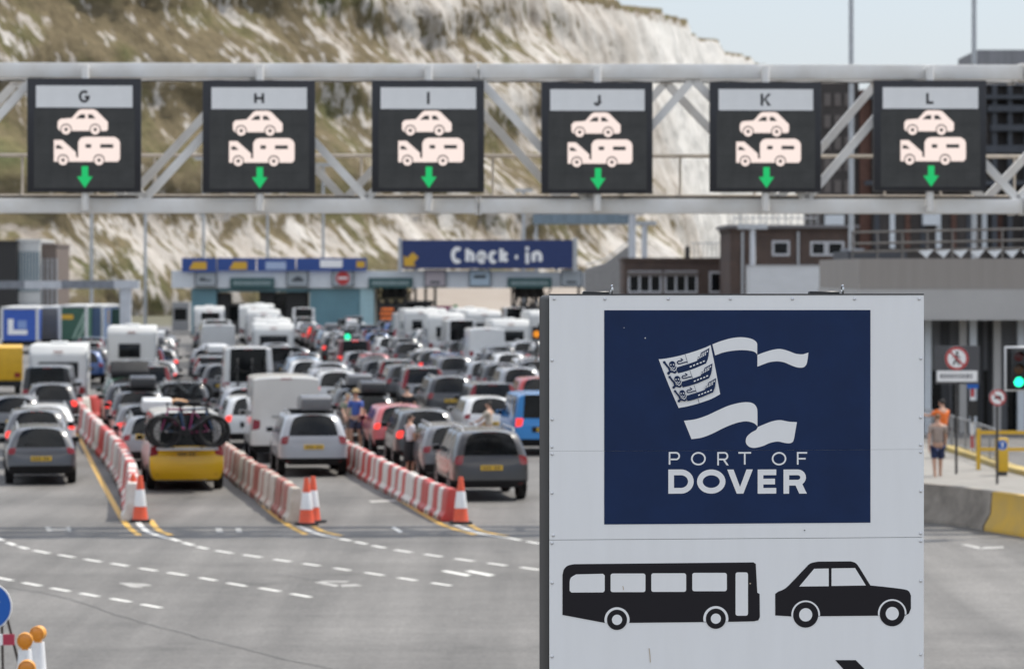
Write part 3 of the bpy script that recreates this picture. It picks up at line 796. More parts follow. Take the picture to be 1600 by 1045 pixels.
v1 = noise_n(n, l, .12, 5, {'loc': (7, 7, 0)}, 'UV')
veg = ramp(n, l, v1, [(.30, (.128, .102, .062)), (.50, (.170, .138, .084)), (.62, (.138, .124, .062)), (.72, (.090, .095, .045))])
v2 = ramp(n, l, noise_n(n, l, .9, 6, {}, 'UV', .7), [(.3, .62), (.7, 1.3)])
veg = mixc(n, l, 1.0, veg, v2, 'MULTIPLY')
c1 = ramp(n, l, noise_n(n, l, .22, 7, {'rot': 26, 'scale': (1, .3, 1), 'loc': (2, 8, 0)}, 'UV', .65), [(.32, (.23, .195, .16)), (.45, (.42, .38, .335)), (.62, (.56, .53, .49))])
bare = n.new('ShaderNodeMapRange'); bare.inputs[1].default_value = .34; bare.inputs[2].default_value = .62; bare.inputs[4].default_value = .8; l.new(at.outputs['Fac'], bare.inputs[0])
c1 = mixc(n, l, bare.outputs[0], c1, (.74, .72, .685))
l.new(mixc(n, l, mr.outputs[0], veg, c1), b.inputs['Base Color']); b.inputs['Roughness'].default_value = .95; b.inputs['Specular IOR Level'].default_value = .1
bp = n.new('ShaderNodeBump'); bp.inputs['Strength'].default_value = .95; bp.inputs['Distance'].default_value = 1.3
l.new(noise_n(n, l, .35, 8, {'rot': 26, 'scale': (1, .4, 1)}, 'UV', .7), bp.inputs['Height']); l.new(bp.outputs[0], b.inputs['Normal'])
top = [(-900, 420), (-150, 425), (-50, 432), (220, 448), (500, 472), (800, 512), (960, 548), (1040, 580), (1072, 596), (1080, 630), (1120, 642), (1128, 672), (1172, 694), (1186, 722), (1300, 800), (1500, 950), (1900, 1300)]
TP = []
for (p0, d0), (p1, d1) in zip(top[:-1], top[1:]):
    a = Vector((WX(p0, d0), d0)); c = Vector((WX(p1, d1), d1)); k = max(1, int((c - a).length / 1.25))
    for i in range(k): TP.append(a.lerp(c, i / k))
TP.append(c)
HC = 52.0; NV = 74
vs = []; fs = []; uv = []; ck = []; ulen = 0
for i, p in enumerate(TP):
    if i: ulen += (p - TP[i - 1]).length
    t = (TP[min(i + 3, len(TP) - 1)] - TP[max(i - 3, 0)]).normalized(); out = Vector((t.y, -t.x))
    px = 800 + p.x / p.y * FPX
    rt = min(1, max(0, (px - 780) / 260)); base = 38 * (1 - rt) + 9 * rt
    hc = HC + 1.6 * rt * noise.noise(Vector((ulen * .35, 1, 6))) + 1.2 * noise.noise(Vector((ulen * .05, 3, 0))) + .7 * noise.noise(Vector((ulen * .21, 7, 0)))
    for j in range(NV + 5):
        v = min(1, j / NV)
        z = hc * v; sb = base * (1 - v) ** (1.15 - .3 * rt)
        if j <= NV:
            lean = ulen + z * .5
            g = 1.7 * noise.noise(Vector((lean * .07, z * .02, 1))) + 1.2 * noise.noise(Vector((lean * .22, z * .06, 5))) + .8 * noise.noise(Vector((lean * .6, z * .25, 9))) + .45 * noise.noise(Vector((lean * 1.3, z * .7, 2)))
            led = 1.6 * math.sin(z * .42 + 2.2 * noise.noise(Vector((ulen * .03, 0, 4))))* (1 - rt)
            sb += (g + led) * min(1, (1 - v) * 6 + .25) * (.55 + .45 * (1 - rt))
            q = p + out * sb
            zz = z + .5 * noise.noise(Vector((ulen * .3, z * .3, 3)))
        else:
            q = p - out * (j - NV) ** 2 * 5; zz = hc + (j - NV) * .5 + .6 * noise.noise(Vector((ulen * .1, j, 3)))
        vs.append((q.x, q.y, zz)); uv.append((ulen, z + (j - NV) * 6 if j > NV else z))
        band = -.10 * math.exp(-((z - 22) / 7) ** 2) * (1 - rt) + .10 * math.exp(-((z - 9) / 4) ** 2)
        midz = min(1, max(0, (px - 380) / 350))
        c0 = -.05 + band + .03 * noise.noise(Vector((ulen * .02, z * .06, 8))) + .17 * midz * (z > 14) + .36 * rt
        # upper right headland: bare white face
        if px > 960: c0 += min(.35, (px - 960) / 120 * .35)
        if j > NV - 1: c0 = -.5
        if px > 880 and px < 1075 and z > 50.5: c0 -= .45
        ck.append(c0)
NJ = NV + 5
for i in range(len(TP) - 1):
    for j in range(NJ - 1): fs.append((i * NJ + j, (i + 1) * NJ + j, (i + 1) * NJ + j + 1, i * NJ + j + 1))
me = bpy.data.meshes.new('cliff'); me.from_pydata(vs, [], fs); me.materials.append(CHK)
ul = me.uv_layers.new(name='UVMap')
for lp in me.loops: ul.data[lp.index].uv = uv[lp.vertex_index]
a = me.attributes.new('chalk', 'FLOAT', 'POINT'); a.data.foreach_set('value', ck)
me.polygons.foreach_set('use_smooth', [True] * len(me.polygons))
tag(link('cliff', me), kind='structure')

# ------------------------------------------------------------------ barriers and cones between the queues
def barrier_mesh(m):
    pr = [(-.23, 0), (.23, 0), (.23, .10), (.15, .19), (.115, .58), (.085, .68), (-.085, .68), (-.115, .58), (-.15, .19), (-.23, .10)]
    mb = MB().prism_y(pr, .012, .988, m)
    return mb.mesh('barrier', True, .022, 2)
BRM = {'red': barrier_mesh(REDPL), 'white': barrier_mesh(WHPL)}
brownR = M('brownish red barrier plastic', (.36, .07, .05), .6, dirt=(.22, .15, .11), var=.8, scale=3)  # browner, duller copies for the middle barrier row
brownW = M('brownish white barrier plastic', (.55, .50, .43), .6, dirt=(.30, .24, .18), var=.8, scale=3)
BRD = {'red': barrier_mesh(brownR), 'white': barrier_mesh(brownW)}
slotm = MB().box((-.235, .3, .02), (.235, .42, .10), TRIM); slotm.box((-.235, .58, .02), (.235, .70, .10), TRIM); SLOT = slotm.mesh('forklift_slot')
ORD = ['first', 'second', 'third', 'fourth', 'fifth', 'sixth', 'seventh', 'eighth', 'ninth', 'tenth', 'eleventh', 'twelfth', 'thirteenth', 'fourteenth', 'fifteenth', 'sixteenth', 'seventeenth', 'eighteenth', 'nineteenth', 'twentieth']
TENS = ['', '', 'twenty', 'thirty', 'forty', 'fifty', 'sixty']
TENTH = ['', '', 'twentieth', 'thirtieth', 'fortieth', 'fiftieth', 'sixtieth']
def nth(i):
    if i < 20: return ORD[i]
    t, u = divmod(i + 1, 10)
    return TENTH[t] if u == 0 else TENS[t] + '-' + ORD[u - 1]
def barrier_row(path, count, meshes, where, start='red', first=0, hs=1., ul=1.):
    """units butted end to end along a ground polyline"""
    P = smooth(path, 30); acc = [0]
    for a, c in zip(P[:-1], P[1:]): acc.append(acc[-1] + (c - a).length)
    def at(s):
        for i in range(len(acc) - 1):
            if acc[i + 1] >= s: return P[i].lerp(P[i + 1], (s - acc[i]) / max(1e-6, acc[i + 1] - acc[i]))
        return P[-1]
    c = start
    for i in range(count):
        if (i + 1) * ul > acc[-1]: break
        p, q = at(i * ul), at((i + 1) * ul); d = q - p
        o = link('traffic_barrier', meshes[c], None)
        o.location = (p.x, p.y, 0); o.rotation_euler = (rnd.uniform(-.01, .01), rnd.uniform(-.02, .02), math.atan2(-d.x, d.y) + rnd.uniform(-.05, .05))
        o.scale = (1.12 if hs > 1.2 else 1, ul, hs * rnd.uniform(.97, 1.03))
        tag(o, '%s barrier block, %s from the cone %s' % (c, nth(i + first), where), 'barrier', 'red and white barrier rows')
        s = link('forklift_slot', SLOT, o)
        c = 'white' if c == 'red' else 'red'
        if rnd.random() < .08: c = 'white' if c == 'red' else 'red'
r1 = [Vector((-8.27, 69.8, 0)), Vector((-9.05, 76.3, 0)), Vector((-10.8, 87.7, 0)), Vector((-13.0, 100, 0)), Vector((-15.1, 112, 0)), Vector((-15.9, 117, 0)), Vector((-15.3, 121, 0)), Vector((-15.9, 127, 0))]
barrier_row(r1, 90, BRM, 'beside the grey estate', 'white', hs=1.25, ul=.95)
r2 = [Vector((-4.66, 69.2, 0)), Vector((-5.6, 74.5, 0)), Vector((-7.0, 82.5, 0)), Vector((-8.55, 92, 0))]
barrier_row(r2, 40, BRD, 'right of the yellow camper', 'white', hs=1.14, ul=.72)
r3 = [Vector((-1.30, 69.6, 0)), Vector((-2.1, 74, 0)), Vector((-3.45, 82, 0)), Vector((-4.85, 91, 0)), Vector((-5.4, 95, 0))]
barrier_row(r3, 50, BRM, 'left of the charcoal SUV', 'red', hs=1.04, ul=.62)
def cone_parts():
    b = MB().box((-.22, -.22, 0), (.22, .22, .06), TRIM).mesh('base', True, .02, 2)
    c = MB().lathe([(.175, .055), (.165, .08), (.133, .35), (.088, .70), (.086, .71), (.052, .99), (.045, 1.01), (.03, 1.015)], ORPL, 24, caps=False)
    s = MB().lathe([(.139, .342), (.139, .352), (.095, .698), (.093, .706)], REFW, 24, caps=False)
    return b, c.mesh('cone_body', True), s.mesh('white_sleeve', True)
CONE = cone_parts()
def cone(px, py, label, rz=.2, k=1.):
    t = thing('traffic_cone', label, 'cone', GP(px, py), rz, 'cones at the heads of the barrier rows'); t.scale = (k, k, k)
    link('base', CONE[0], t); link('cone_body', CONE[1], t); link('white_sleeve', CONE[2], t)
cone(208, 811, 'orange cone half hidden behind another, beside the grey estate row', .5, .98)
cone(219, 815, 'orange and white cone standing alone in front beside yellow camper', .1)
cone(479, 820, 'orange and white cone touching the brownish barrier row end', .3)
cone(489, 816, 'orange and white cone tucked just behind the one at brownish barriers', .7, .99)
cone(720, 818, 'single orange and white cone in front of the charcoal SUV', .2)
# ------------------------------------------------------------------ lane signal gantry
GN = Plane(800, 69.0, R(2.0))
GM = Matrix.Translation((GN.x0, GN.d0, 0)) @ Matrix.Rotation(GN.yaw, 4, 'Z')
gan = thing('sign_gantry', 'white lattice gantry spanning the road and carrying six lane signs', 'gantry', (0, 0, 0))
gan.matrix_world = GM
uL, uR = GN.u(-330), GN.u(1900)
zt1 = GN.uz(0, 98)[1]; zt0 = GN.uz(0, 121)[1]; zb1 = GN.uz(0, 310)[1]; zb0 = GN.uz(0, 333)[1]
CH = .33; DP = 1.2; SHY = -.5
uE = GN.u(1598)
def chord(y, z0, z1, name):
    for a, c in ((uL, GN.u(746.5)), (GN.u(749), uE), (uE + .03, uR)):
        mb = MB().box((a, y, z0), (c, y + CH, z1), GWHITE)
        for e in (a, c - .04): mb.box((e, y - .035, z0 - .035), (e + .04, y + CH + .035, z1 + .035), GWHITE)
        o = mb.build(name, gan, True, .012, 2)
chord(0, zt0, zt1, 'top_chord'); chord(0, zb0, zb1, 'bottom_chord')
chord(DP, zt0, zt1 - .02, 'top_chord'); chord(DP, zb0 + .02, zb1, 'bottom_chord')
nodes = [(-300, 1), (-122, 0), (52, 1), (226, 0), (400, 1), (573, 0), (748, 1), (918, 0), (1084, 1), (1262, 0), (1420, 1), (1592, 0), (1768, 1)]
for yy, sh in ((CH / 2, 0.), (DP + CH / 2, SHY)):
    for (p0, t0), (p1, t1) in zip(nodes[:-1], nodes[1:]):
        a = (GN.u(p0) + sh, yy, zt0 if t0 else zb1); c = (GN.u(p1) + sh, yy, zt0 if t1 else zb1)
        MB().bar(a, c, .17, .17, GWHITE).build('diagonal', gan)
for p in (52, 400, 748, 1084, 1420):
    mb = MB(); u = GN.u(p)
    mb.bar((u, CH, (zt0 + zt1) / 2), (u, DP, (zt0 + zt1) / 2), .12, .12, GWHITE); mb.bar((u, CH, (zb0 + zb1) / 2), (u, DP, (zb0 + zb1) / 2), .12, .12, GWHITE)
    mb.build('cross_member', gan)
RAILM = M('weathered handrail steel', (.50, .44, .37), .6, var=.2)
mb = MB()
for zr in (GN.uz(800, 239)[1], GN.uz(800, 304)[1]): mb.tube([(uL, DP + .55, zr), (uR, DP + .55, zr)], .05, RAILM, 6)
mb.build('walkway_handrail', gan, True)
for i in range(18):
    u = GN.u(20) + i * 1.45 + (.2 if i % 2 else 0); MB().tube([(u, DP + .55, zb1 - .05), (u, DP + .55, GN.uz(800, 239)[1])], .028, RAILM, 6).build('handrail_post', gan)
BLKC = M('black cable', (.02, .02, .02), .6); GRATE = M('dark walkway grating', (.10, .085, .07), .8, var=.3)
MB().box((uL, DP + .05, zb1 - .10), (uR, DP + .6, zb1 - .06), GRATE).build('walkway_deck', gan)
for u in (uL, uR):
    MB().box((u - .25, .1, 0), (u + .25, DP + .2, zt1 + .1), GWHITE).build('column', gan, True, .03, 2)
MB().box((uL, CH + .04, zb1 + .001), (uR, CH + .20, zb1 + .07), GRATE).build('cable_tray', gan)
MB().tube([(GN.u(-300 + i * 40), CH + .10 + .02 * (i % 3), zt0 - .03 - .025 * (i % 2)) for i in range(54)], .016, BLKC, 6).build('cable', gan)
# the six signs
BLACK = M('matt black sign case', (.016, .016, .02), .5, var=.2, scale=5)
SCREEN = M('unlit led screen', (.043, .043, .040), .6, var=.22, scale=3)
SEAMB = M('screen module joint', (.030, .030, .030), .7)
LEDW = M('lit pale led', srgb(246, 226, 217), .6, emit=.61, base=(.09, .08, .08))
LEDG = M('lit green led', (.0, .52, .14), .6, emit=.55, base=(.01, .06, .02))
LPL = M('grey letter panel', (.82, .815, .80), .45, dirt=(.72, .715, .70), var=.6, scale=2.5)
def led_sign(ch, px0, px1, py0, py1):
    u0, z1 = GN.uz(px0, py0); u1, _ = GN.uz(px1, py0); z0 = GN.uz(px0, py1)[1]
    W = u1 - u0; Hh = z1 - z0
    t = thing('lane_sign', 'black lane signal sign headed with the letter %s over a green arrow' % ch, 'lane sign', (0, 0, 0), 0, 'lane signs hung on the gantry')
    t.matrix_world = GM @ Matrix.Translation((u0, -.32, z0))
    MB().box((0, 0, 0), (W, .16, Hh), BLACK).build('case', t, True, .012, 2)
    um = W * (133 - 45) / 177 + .02
    for a, c in ((Hh + .002, zt1 - z0 - .06), (zb0 - z0 + .05, -.002)):
        mb = MB().tube([(um, .13, a), (um, .13, c)], .085, GWHITE, 14); mb.box((um - .07, .15, c - .10 if a > Hh else a + .05), (um + .07, .315, c - .04 if a > Hh else a + .11), GWHITE)
        mb.build('hanger', t, True)
    kx = W / 890.; kz = Hh / 877.
    f = lambda zx, zy: ((zx - 70) * kx, (947 - zy) * kz)
    F = Flat(.004, .0006); F.rect(*f(124, 915), *f(912, 305), SCREEN)
    for zx in (255, 387, 518, 650, 781): F.rect(*f(zx - 1, 914), *f(zx + 1, 306), SEAMB)
    for zy in (420, 512, 660, 790): F.rect(*f(125, zy + 1), *f(911, zy - 1), SEAMB)
    F.build('screen', t)
    F = Flat(.006); F.rect(*f(140, 295), *f(895, 126), LPL); lp = F.build('letter_panel', t)
    F = Flat(.008)
    wl = {'I': 18, 'J': 60, 'G': 78, 'H': 72, 'K': 76, 'L': 62}[ch]
    wl *= 1.1; a = f(517 - wl / 2, 258); c = f(517 + wl / 2, 162); wd = 20 * kx
    if ch == 'I': F.rect(a[0], a[1], a[0] + wd, c[1], INK)
    else: letter(F, ch, a[0], a[1], c[0], c[1], wd, INK)
    F.build('letter', t)
    F = Flat(.010, .0006)
    P = lambda pts, m: F.poly([f(*p) for p in pts], m)
    P([(310, 405), (330, 383), (420, 376), (470, 320), (490, 309), (590, 309), (612, 318), (690, 395), (702, 405), (702, 462), (690, 475), (325, 475), (310, 455)], LEDW)
    P([(450, 380), (490, 347), (524, 347), (524, 380)], SCREEN); P([(547, 347), (578, 347), (607, 380), (547, 380)], SCREEN)
    for cx in (375, 603): F.disc(f(cx, 464), 45 * kx, SCREEN); F.disc(f(cx, 466), 37 * kx, LEDW); F.disc(f(cx, 464), 14 * kx, SCREEN)
    F.build('car_symbol', t)
    F = Flat(.010, .0006)
    P = lambda pts, m: F.poly([f(*p) for p in pts], m)
    P([(280, 545), (345, 545), (452, 640), (452, 675), (470, 680), (470, 560), (490, 530), (520, 521), (755, 521), (785, 540), (797, 565), (797, 690), (780, 712), (280, 712)], LEDW)
    P([(297, 585), (325, 585), (356, 613), (297, 613)], SCREEN); P([(527, 577), (571, 577), (571, 606), (527, 606)], SCREEN); P([(642, 577), (744, 577), (744, 606), (642, 606)], SCREEN)
    for cx in (352, 633): F.disc(f(cx, 699), 45 * kx, SCREEN); F.disc(f(cx, 702), 37 * kx, LEDW); F.disc(f(cx, 700), 14 * kx, SCREEN)
    F.build('caravan_symbol', t)
    F = Flat(.010); F.poly([f(*p) for p in [(497, 747), (548, 747), (548, 826), (583, 826), (522, 914), (460, 826), (497, 826)]], LEDG); F.build('green_arrow', t)
for a in (('G', 45, 222, 124, 301), ('H', 318, 493, 127, 302), ('I', 581, 756, 127, 301), ('J', 845, 1018, 130, 303), ('K', 1107, 1280, 130, 301), ('L', 1362, 1537, 127, 299)): led_sign(*a)

# ------------------------------------------------------------------ the port sign in the foreground
YAW = R(5.0)
DS = Plane(858.5, 20.0, YAW)
DM = Matrix.Translation((DS.x0, DS.d0, 0)) @ Matrix.Rotation(YAW, 4, 'Z')
sg = thing('direction_sign', 'large white and navy port sign with bus and car symbols on posts', 'sign')
sg.matrix_world = DM
q = DS.uz
Wd = DS.u(1443.5); zT = q(860, 461)[1]; zB = q(860, 1290)[1]
CASE = M('dark grey sign case', (.030, .028, .026), .6, spec=.25, var=.25, scale=3, stretch=(1, 1, .15))
CD = .62
MB().box((-.006, .012, zB), (Wd - .004, CD, zT - .004), CASE).build('case', sg, True, .03, 3)
BLK = M('black sign edging', (.014, .014, .015), .45)
MB().box((.0, -.003, zT - .001), (Wd + .0, .06, zT + .007), BLK).build('top_edging', sg)
seam1 = q(1100, 703.5)[1]; seam2 = q(1100, 841.5)[1]
for a, c in ((zT - .0015, seam1 + .0006), (seam1 - .0006, seam2 + .0015), (seam2 - .0015, zB)):
    MB().box((0, 0, c), (Wd, .010, a), SIGNW).build('panel', sg)
F = Flat(.002); nu0, nu1 = DS.u(944), DS.u(1360); F.rect(nu0, q(1150, 817.5)[1], nu1, seam1 - .0007, NAVY); F.rect(nu0, seam1 + .0007, nu1, q(1150, 484.5)[1], NAVY); F.build('navy_field', sg)
def z3(zx, zy): return q(1000 + zx / 2.902, 480 + zy / 2.902)
def z5(zx, zy): return q(1020 + zx / 8.708, 520 + zy / 8.708)
def z4(zx, zy): return q(840 + zx / 2.5, 820 + zy / 2.5)
F = Flat(.0035)
sm = lambda pts, k=5: [(p[0], p[1]) for p in smooth([Vector((x, y, 0)) for x, y in pts], k)]
def rib(*curves):
    pts = []
    for c in curves: pts += sm(c) if len(c) > 2 else c
    F.poly([z3(*p) for p in pts], SIGNW)
rib([(328, 168), (370, 152), (420, 139), (465, 136), (505, 143), (525, 155), (531, 165)], [(531, 165), (531, 214)], [(531, 214), (520, 203), (500, 197), (460, 194), (420, 197), (380, 204), (340, 218)])
rib([(532, 216), (560, 205), (600, 193), (635, 189), (670, 197), (705, 210), (735, 213), (752, 209), (763, 205)], [(763, 205), (757, 250), (748, 267), (735, 273), (712, 272), (685, 263), (655, 250), (625, 245), (590, 248), (560, 258), (532, 269)])
rib([(199, 514), (250, 507), (300, 491), (350, 468), (400, 446), (450, 433), (490, 430), (515, 437), (529, 455), (532, 480)], [(532, 480), (532, 538)], [(531, 538), (518, 526), (495, 518), (470, 517), (430, 526), (380, 546), (330, 571), (280, 590), (233, 597)])
rib([(534, 542), (560, 531), (600, 516), (635, 511), (675, 518), (711, 520)], [(711, 520), (704, 560), (697, 598), (690, 611), (676, 616), (655, 614), (625, 608), (590, 614), (560, 627), (525, 636), (500, 634), (484, 622), (479, 605), (485, 585), (505, 567), (526, 555), (533, 543)])
F.poly([z5(*p) for p in sm([(78, 358), (150, 352), (300, 325), (440, 290), (600, 240), (720, 195), (785, 165)]) + sm([(785, 165), (840, 430), (915, 832)]) + sm([(915, 832), (800, 895), (630, 955), (480, 995), (350, 1020)]) + sm([(350, 1020), (220, 720), (78, 358)])], SIGNW)
F.build('emblem', sg)
F = Flat(.0055); ks = 1 / 8.708 / FPX * 20
S5 = lambda pts, wd: F.stroke([z5(*p) for p in pts], wd * ks, NAVY)
P5 = lambda pts, m=NAVY: F.poly([z5(*p) for p in pts], m)
for k in range(3):
    sx, sy, c = (0, 75, 150)[k], (0, 203, 398)[k], (1., .95, .91)[k]
    T = lambda x, y: (x * c + sx + (1 - c) * 95, y * c + sy + (1 - c) * 330)
    TT = lambda pts: [T(*p) for p in pts]
    P5(TT([(322, 470), (400, 445), (480, 422), (600, 380), (690, 350), (755, 318), (745, 360), (722, 415), (660, 442), (560, 485), (470, 515), (400, 535), (345, 548), (322, 510)]))
    P5(TT([(600, 378), (612, 326), (640, 322), (655, 268), (700, 245), (768, 203), (755, 322), (690, 352)]))
    for r_ in range(2):
        for i in range(4 + r_):
            a, bb = ((664, 280), (612, 335))[r_]; x = a + i * 24; y = bb - i * 13 - 0; 
            P5(TT([(x, y), (x + 14, y - 7), (x + 10, y + 18), (x - 4, y + 25)]), SIGNW)
    for x, y in ((500, 452), (545, 434), (590, 416), (635, 400), (677, 380)): P5(TT([(x, y), (x + 27, y - 9), (x + 29, y + 9), (x + 2, y + 18)]), SIGNW)
    F.disc(z5(*T(262, 425)), 43 * c * ks, NAVY, 20)
    F.disc(z5(*T(244, 434)), 9 * ks, SIGNW, 8); F.disc(z5(*T(281, 431)), 9 * ks, SIGNW, 8)
    S5(TT([(232, 460), (262, 505), (292, 522), (318, 500), (326, 462)]), 9); F.y()
    P5(TT([(236, 455), (320, 452), (312, 490), (288, 512), (262, 495)])); F.stroke([z5(*p) for p in TT([(238, 462), (264, 500), (290, 520), (316, 494), (324, 464)])], 9 * c * ks, SIGNW); F.stroke([z5(*p) for p in TT([(262, 462), (284, 488), (304, 460)])], 7 * c * ks, SIGNW)
    F.disc(z5(*T(155, 400)), 19 * c * ks, NAVY, 14); S5(TT([(155, 400), (185, 440), (215, 475), (232, 520)]), 26 * c)
    F.disc(z5(*T(212, 548)), 20 * c * ks, NAVY, 12); S5(TT([(205, 540), (250, 525), (300, 540), (322, 520)]), 24 * c)
    S5(TT([(470, 394), (430, 400), (380, 416), (345, 420), (330, 402), (345, 382), (385, 380), (402, 364), (375, 348)]), 15 * c)
    S5([(437, 290), (474, 412)] if k == 0 else [(500, 510), (540, 620)] if k == 1 else [(556, 712), (594, 815)], 5)
S5([(612, 895), (626, 955)], 6)
F.build('emblem_figures', sg)
F = Flat(.0035); k3 = 1 / 2.902 / FPX * 20
for ch, a, c in (('P', 130, 181), ('O', 231, 298), ('R', 350, 402), ('T', 442, 507), ('O', 597, 663), ('F', 711, 761)): letter(F, ch, *z3(a, 716), *z3(c, 655), 7.5 * k3, SIGNW)
for ch, a, c in (('D', 128, 243), ('O', 258, 387), ('V', 395, 511), ('E', 533, 630), ('R', 650, 756)): letter(F, ch, *z3(a, 844), *z3(c, 734), 26 * k3, SIGNW)
F.build('lettering', sg)
k4 = 1 / 2.5 / FPX * 20.1
F = Flat(.002)
F.poly([z4(*p) for p in [(97, 350), (97, 195)] + sm([(97, 195), (103, 172), (118, 158), (142, 152)]) + [(843, 145), (852, 151), (858, 263), (867, 268), (868, 358), (862, 371), (845, 375), (745, 377), (357, 381), (262, 381)]], INK)
def rr(x0, y0, x1, y1, r=8):
    o = []
    for cx, cy, a in ((x1 - r, y0 + r, -90), (x1 - r, y1 - r, 0), (x0 + r, y1 - r, 90), (x0 + r, y0 + r, 180)):
        o += [(cx + r * math.cos(R(a + t)), cy + r * math.sin(R(a + t))) for t in (0, 30, 60, 90)]
    return o
F.poly([z4(*p) for p in sm([(125, 222), (130, 205), (150, 192)]) + [(255, 189.5), (262, 196), (262, 255), (256, 262), (132, 262.5), (125, 256)]], SIGNW)
for a in ((285, 188.5, 421, 261), (444, 187.5, 580, 260), (604, 186, 739, 257.5), (773, 184, 821.5, 353)): F.poly([z4(*p) for p in rr(*a)], SIGNW)
for c in ((310, 369), (696, 364.5)):
    F.poly([z4(c[0] + 49 * math.cos(R(t)), c[1] + 49 * math.sin(R(t))) for t in range(166, 375, 8)], SIGNW); F.disc(z4(*c), 39.5 * k4, INK, 40); F.disc(z4(*c), 20 * k4, SIGNW, 32)
F.build('bus_symbol', sg)
F = Flat(.002)
F.poly([z4(*p) for p in [(928, 352), (928, 268), (940, 259)] + sm([(940, 259), (968, 246), (1000, 215), (1040, 173), (1064, 150), (1095, 142)]) + sm([(1222, 141), (1241, 147), (1255, 163), (1278, 200), (1299, 234)]) + sm([(1299, 235), (1360, 241), (1430, 250), (1450, 258), (1458, 275)]) + [(1458, 325), (1450, 345), (1436, 352), (1100, 355), (995, 356)]], INK)
F.poly([z4(*p) for p in [(1022, 239), (1080, 170), (1137, 169), (1137, 238)]], SIGNW); F.poly([z4(*p) for p in [(1148, 168.5), (1240, 167), (1282, 235), (1148, 237)]], SIGNW)
for c in ((1047, 349.5), (1385, 344.5)):
    F.poly([z4(c[0] + 56 * math.cos(R(t)), c[1] + 56 * math.sin(R(t))) for t in range(172, 371, 8)], SIGNW); F.disc(z4(*c), 50 * k4, INK, 44); F.disc(z4(*c), 26 * k4, SIGNW, 36)
F.build('car_symbol', sg)
F = Flat(.002); F.poly([q(*p) for p in [(1305, 1030.5), (1337, 1030.5), (1412, 1106), (1337, 1182), (1305, 1182), (1360, 1122), (900, 1122), (900, 1091), (1360, 1091)]], INK); F.build('arrow_symbol', sg)
STN = M('brown rust stain', (.50, .40, .29), .6, var=.2); SPK = M('dark speck', (.10, .095, .09), .6); SPKW = M('pale chip', (.55, .56, .58), .5)
F = Flat(.0042)
for a, c, ww in (((1014, 1012), (1016, 1034), 1.3), ((973, 915), (974, 921), 1.2)): F.stroke([q(*a), q((a[0] + c[0]) / 2 + .4, (a[1] + c[1]) / 2), q(*c)], ww * .004, STN)
for p, r_, m_ in (((1257, 828), .0045, SPK), ((1008, 528), .0045, SPKW), ((975, 512), .003, SPKW), ((1172, 911), .005, STN)): F.disc(q(*p), r_, m_, 10)
F.build('weather_marks', sg)
RIV = M('rivet head', (.66, .66, .66), .3, metal=.4)
rp = [(866, 467), (945, 467), (1044, 467), (1141, 467), (1238, 467), (1335, 467), (1436, 467)]
for y in (563, 655, 698, 709, 770, 836, 848, 910, 1025, 1100, 1180): rp.append((862.5 if y not in (836,) else 864.5, y)); rp.append((1438.5, y - 3))
rvm = MB().lathe([(.0105, 0), (.010, -.003), (.007, -.0065), (.001, -.008)], RIV, 12, axis='y').mesh('rivet', True)
for p in rp:
    u, z = q(*p); o = link('rivet', rvm, sg); o.location = (u, -.0005, z)
for a, c, e in ((918, 955, 962), (1276, 1319, 1326)):
    mb = MB().box((DS.u(a), .25, zT - .003), (DS.u(c) + .02, .31, zT + .022), BLK); mb.build('lifting_bar', sg, True, .006, 1)
    tor = MB(); u = DS.u(e)
    tor.tube([(u + .0, .20 + .022 * math.cos(R(t)), zT + .030 + .028 * math.sin(R(t))) for t in range(0, 361, 30)], .007, CHROME, 8); tor.lathe([(.012, zT - .002), (.012, zT + .008)], CHROME, 10, c=(u, .2, 0))
    tor.build('eye_bolt', sg, True)
for u in (Wd * .2, Wd * .8): MB().tube([(u, CD * .5, -.02), (u, CD * .5, zB + .02)], .11, STEELG, 16).build('post', sg, True)
# ------------------------------------------------------------------ check-in canopy and booths far behind
DC = 285.0
def bx(px0, px1, py0, py1, d, dep, m, mb=None, ground=False):
    mb = mb or MB()
    return mb.box((WX(px0, d), d, 0 if ground else WZ(py1, d)), (WX(px1, d), d + dep, WZ(py0, d)), m)
FASC = M('pale canopy fascia', (.62, .65, .67), .5, var=.06, scale=1)
TEAL = M('teal cladding', (.12, .24, .28), .5, var=.12, scale=.6)
TEALL = M('pale teal cladding', (.34, .50, .53), .5, var=.08)
GREENS = M('dark green sign', (.03, .085, .085), .5)
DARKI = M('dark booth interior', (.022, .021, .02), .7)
GREYP = M('grey sign panel', (.34, .37, .39), .5)
can = thing('checkin_canopy', 'long white check-in canopy over the toll lanes below the blue banners', 'canopy', (0, DC, 0))
ci = Matrix.Translation((0, -DC, 0))
def under(o, root, d): o.parent = root; o.matrix_parent_inverse = Matrix.Translation((0, -d, 0)); return o
under(bx(268, 842, 423, 450, DC, 9, FASC).build('fascia'), can, DC)
under(bx(842, 1010, 425, 449, DC + .3, 9, FASC).build('fascia'), can, DC)
for a, c in ((299, 338), (484, 562)):
    under(bx(a, c, 450.5, 500, DC + .4, 5, TEAL, ground=True).build('support_wall'), can, DC)
under(bx(562.5, 584, 450.5, 500, DC + .2, 5, TEALL, ground=True).build('support_wall'), can, DC)
under(bx(340, 482, 450.5, 456, DC + .5, 6, TEAL).build('beam'), can, DC)
for px in (632, 648, 664, 679, 805, 822, 836, 905, 960): 
    under(MB().box((WX(px, DC) - .12, DC + 2, 0), (WX(px, DC) + .12, DC + 2.25, WZ(449, DC)), DARKST).build('pillar'), can, DC)
for a, c, t in ((338, 358, 458), (405, 428, 455), (448, 479, 452)): under(bx(a, c, t, 500, DC + 1, 3, DARKI, ground=True).build('doorway'), can, DC)
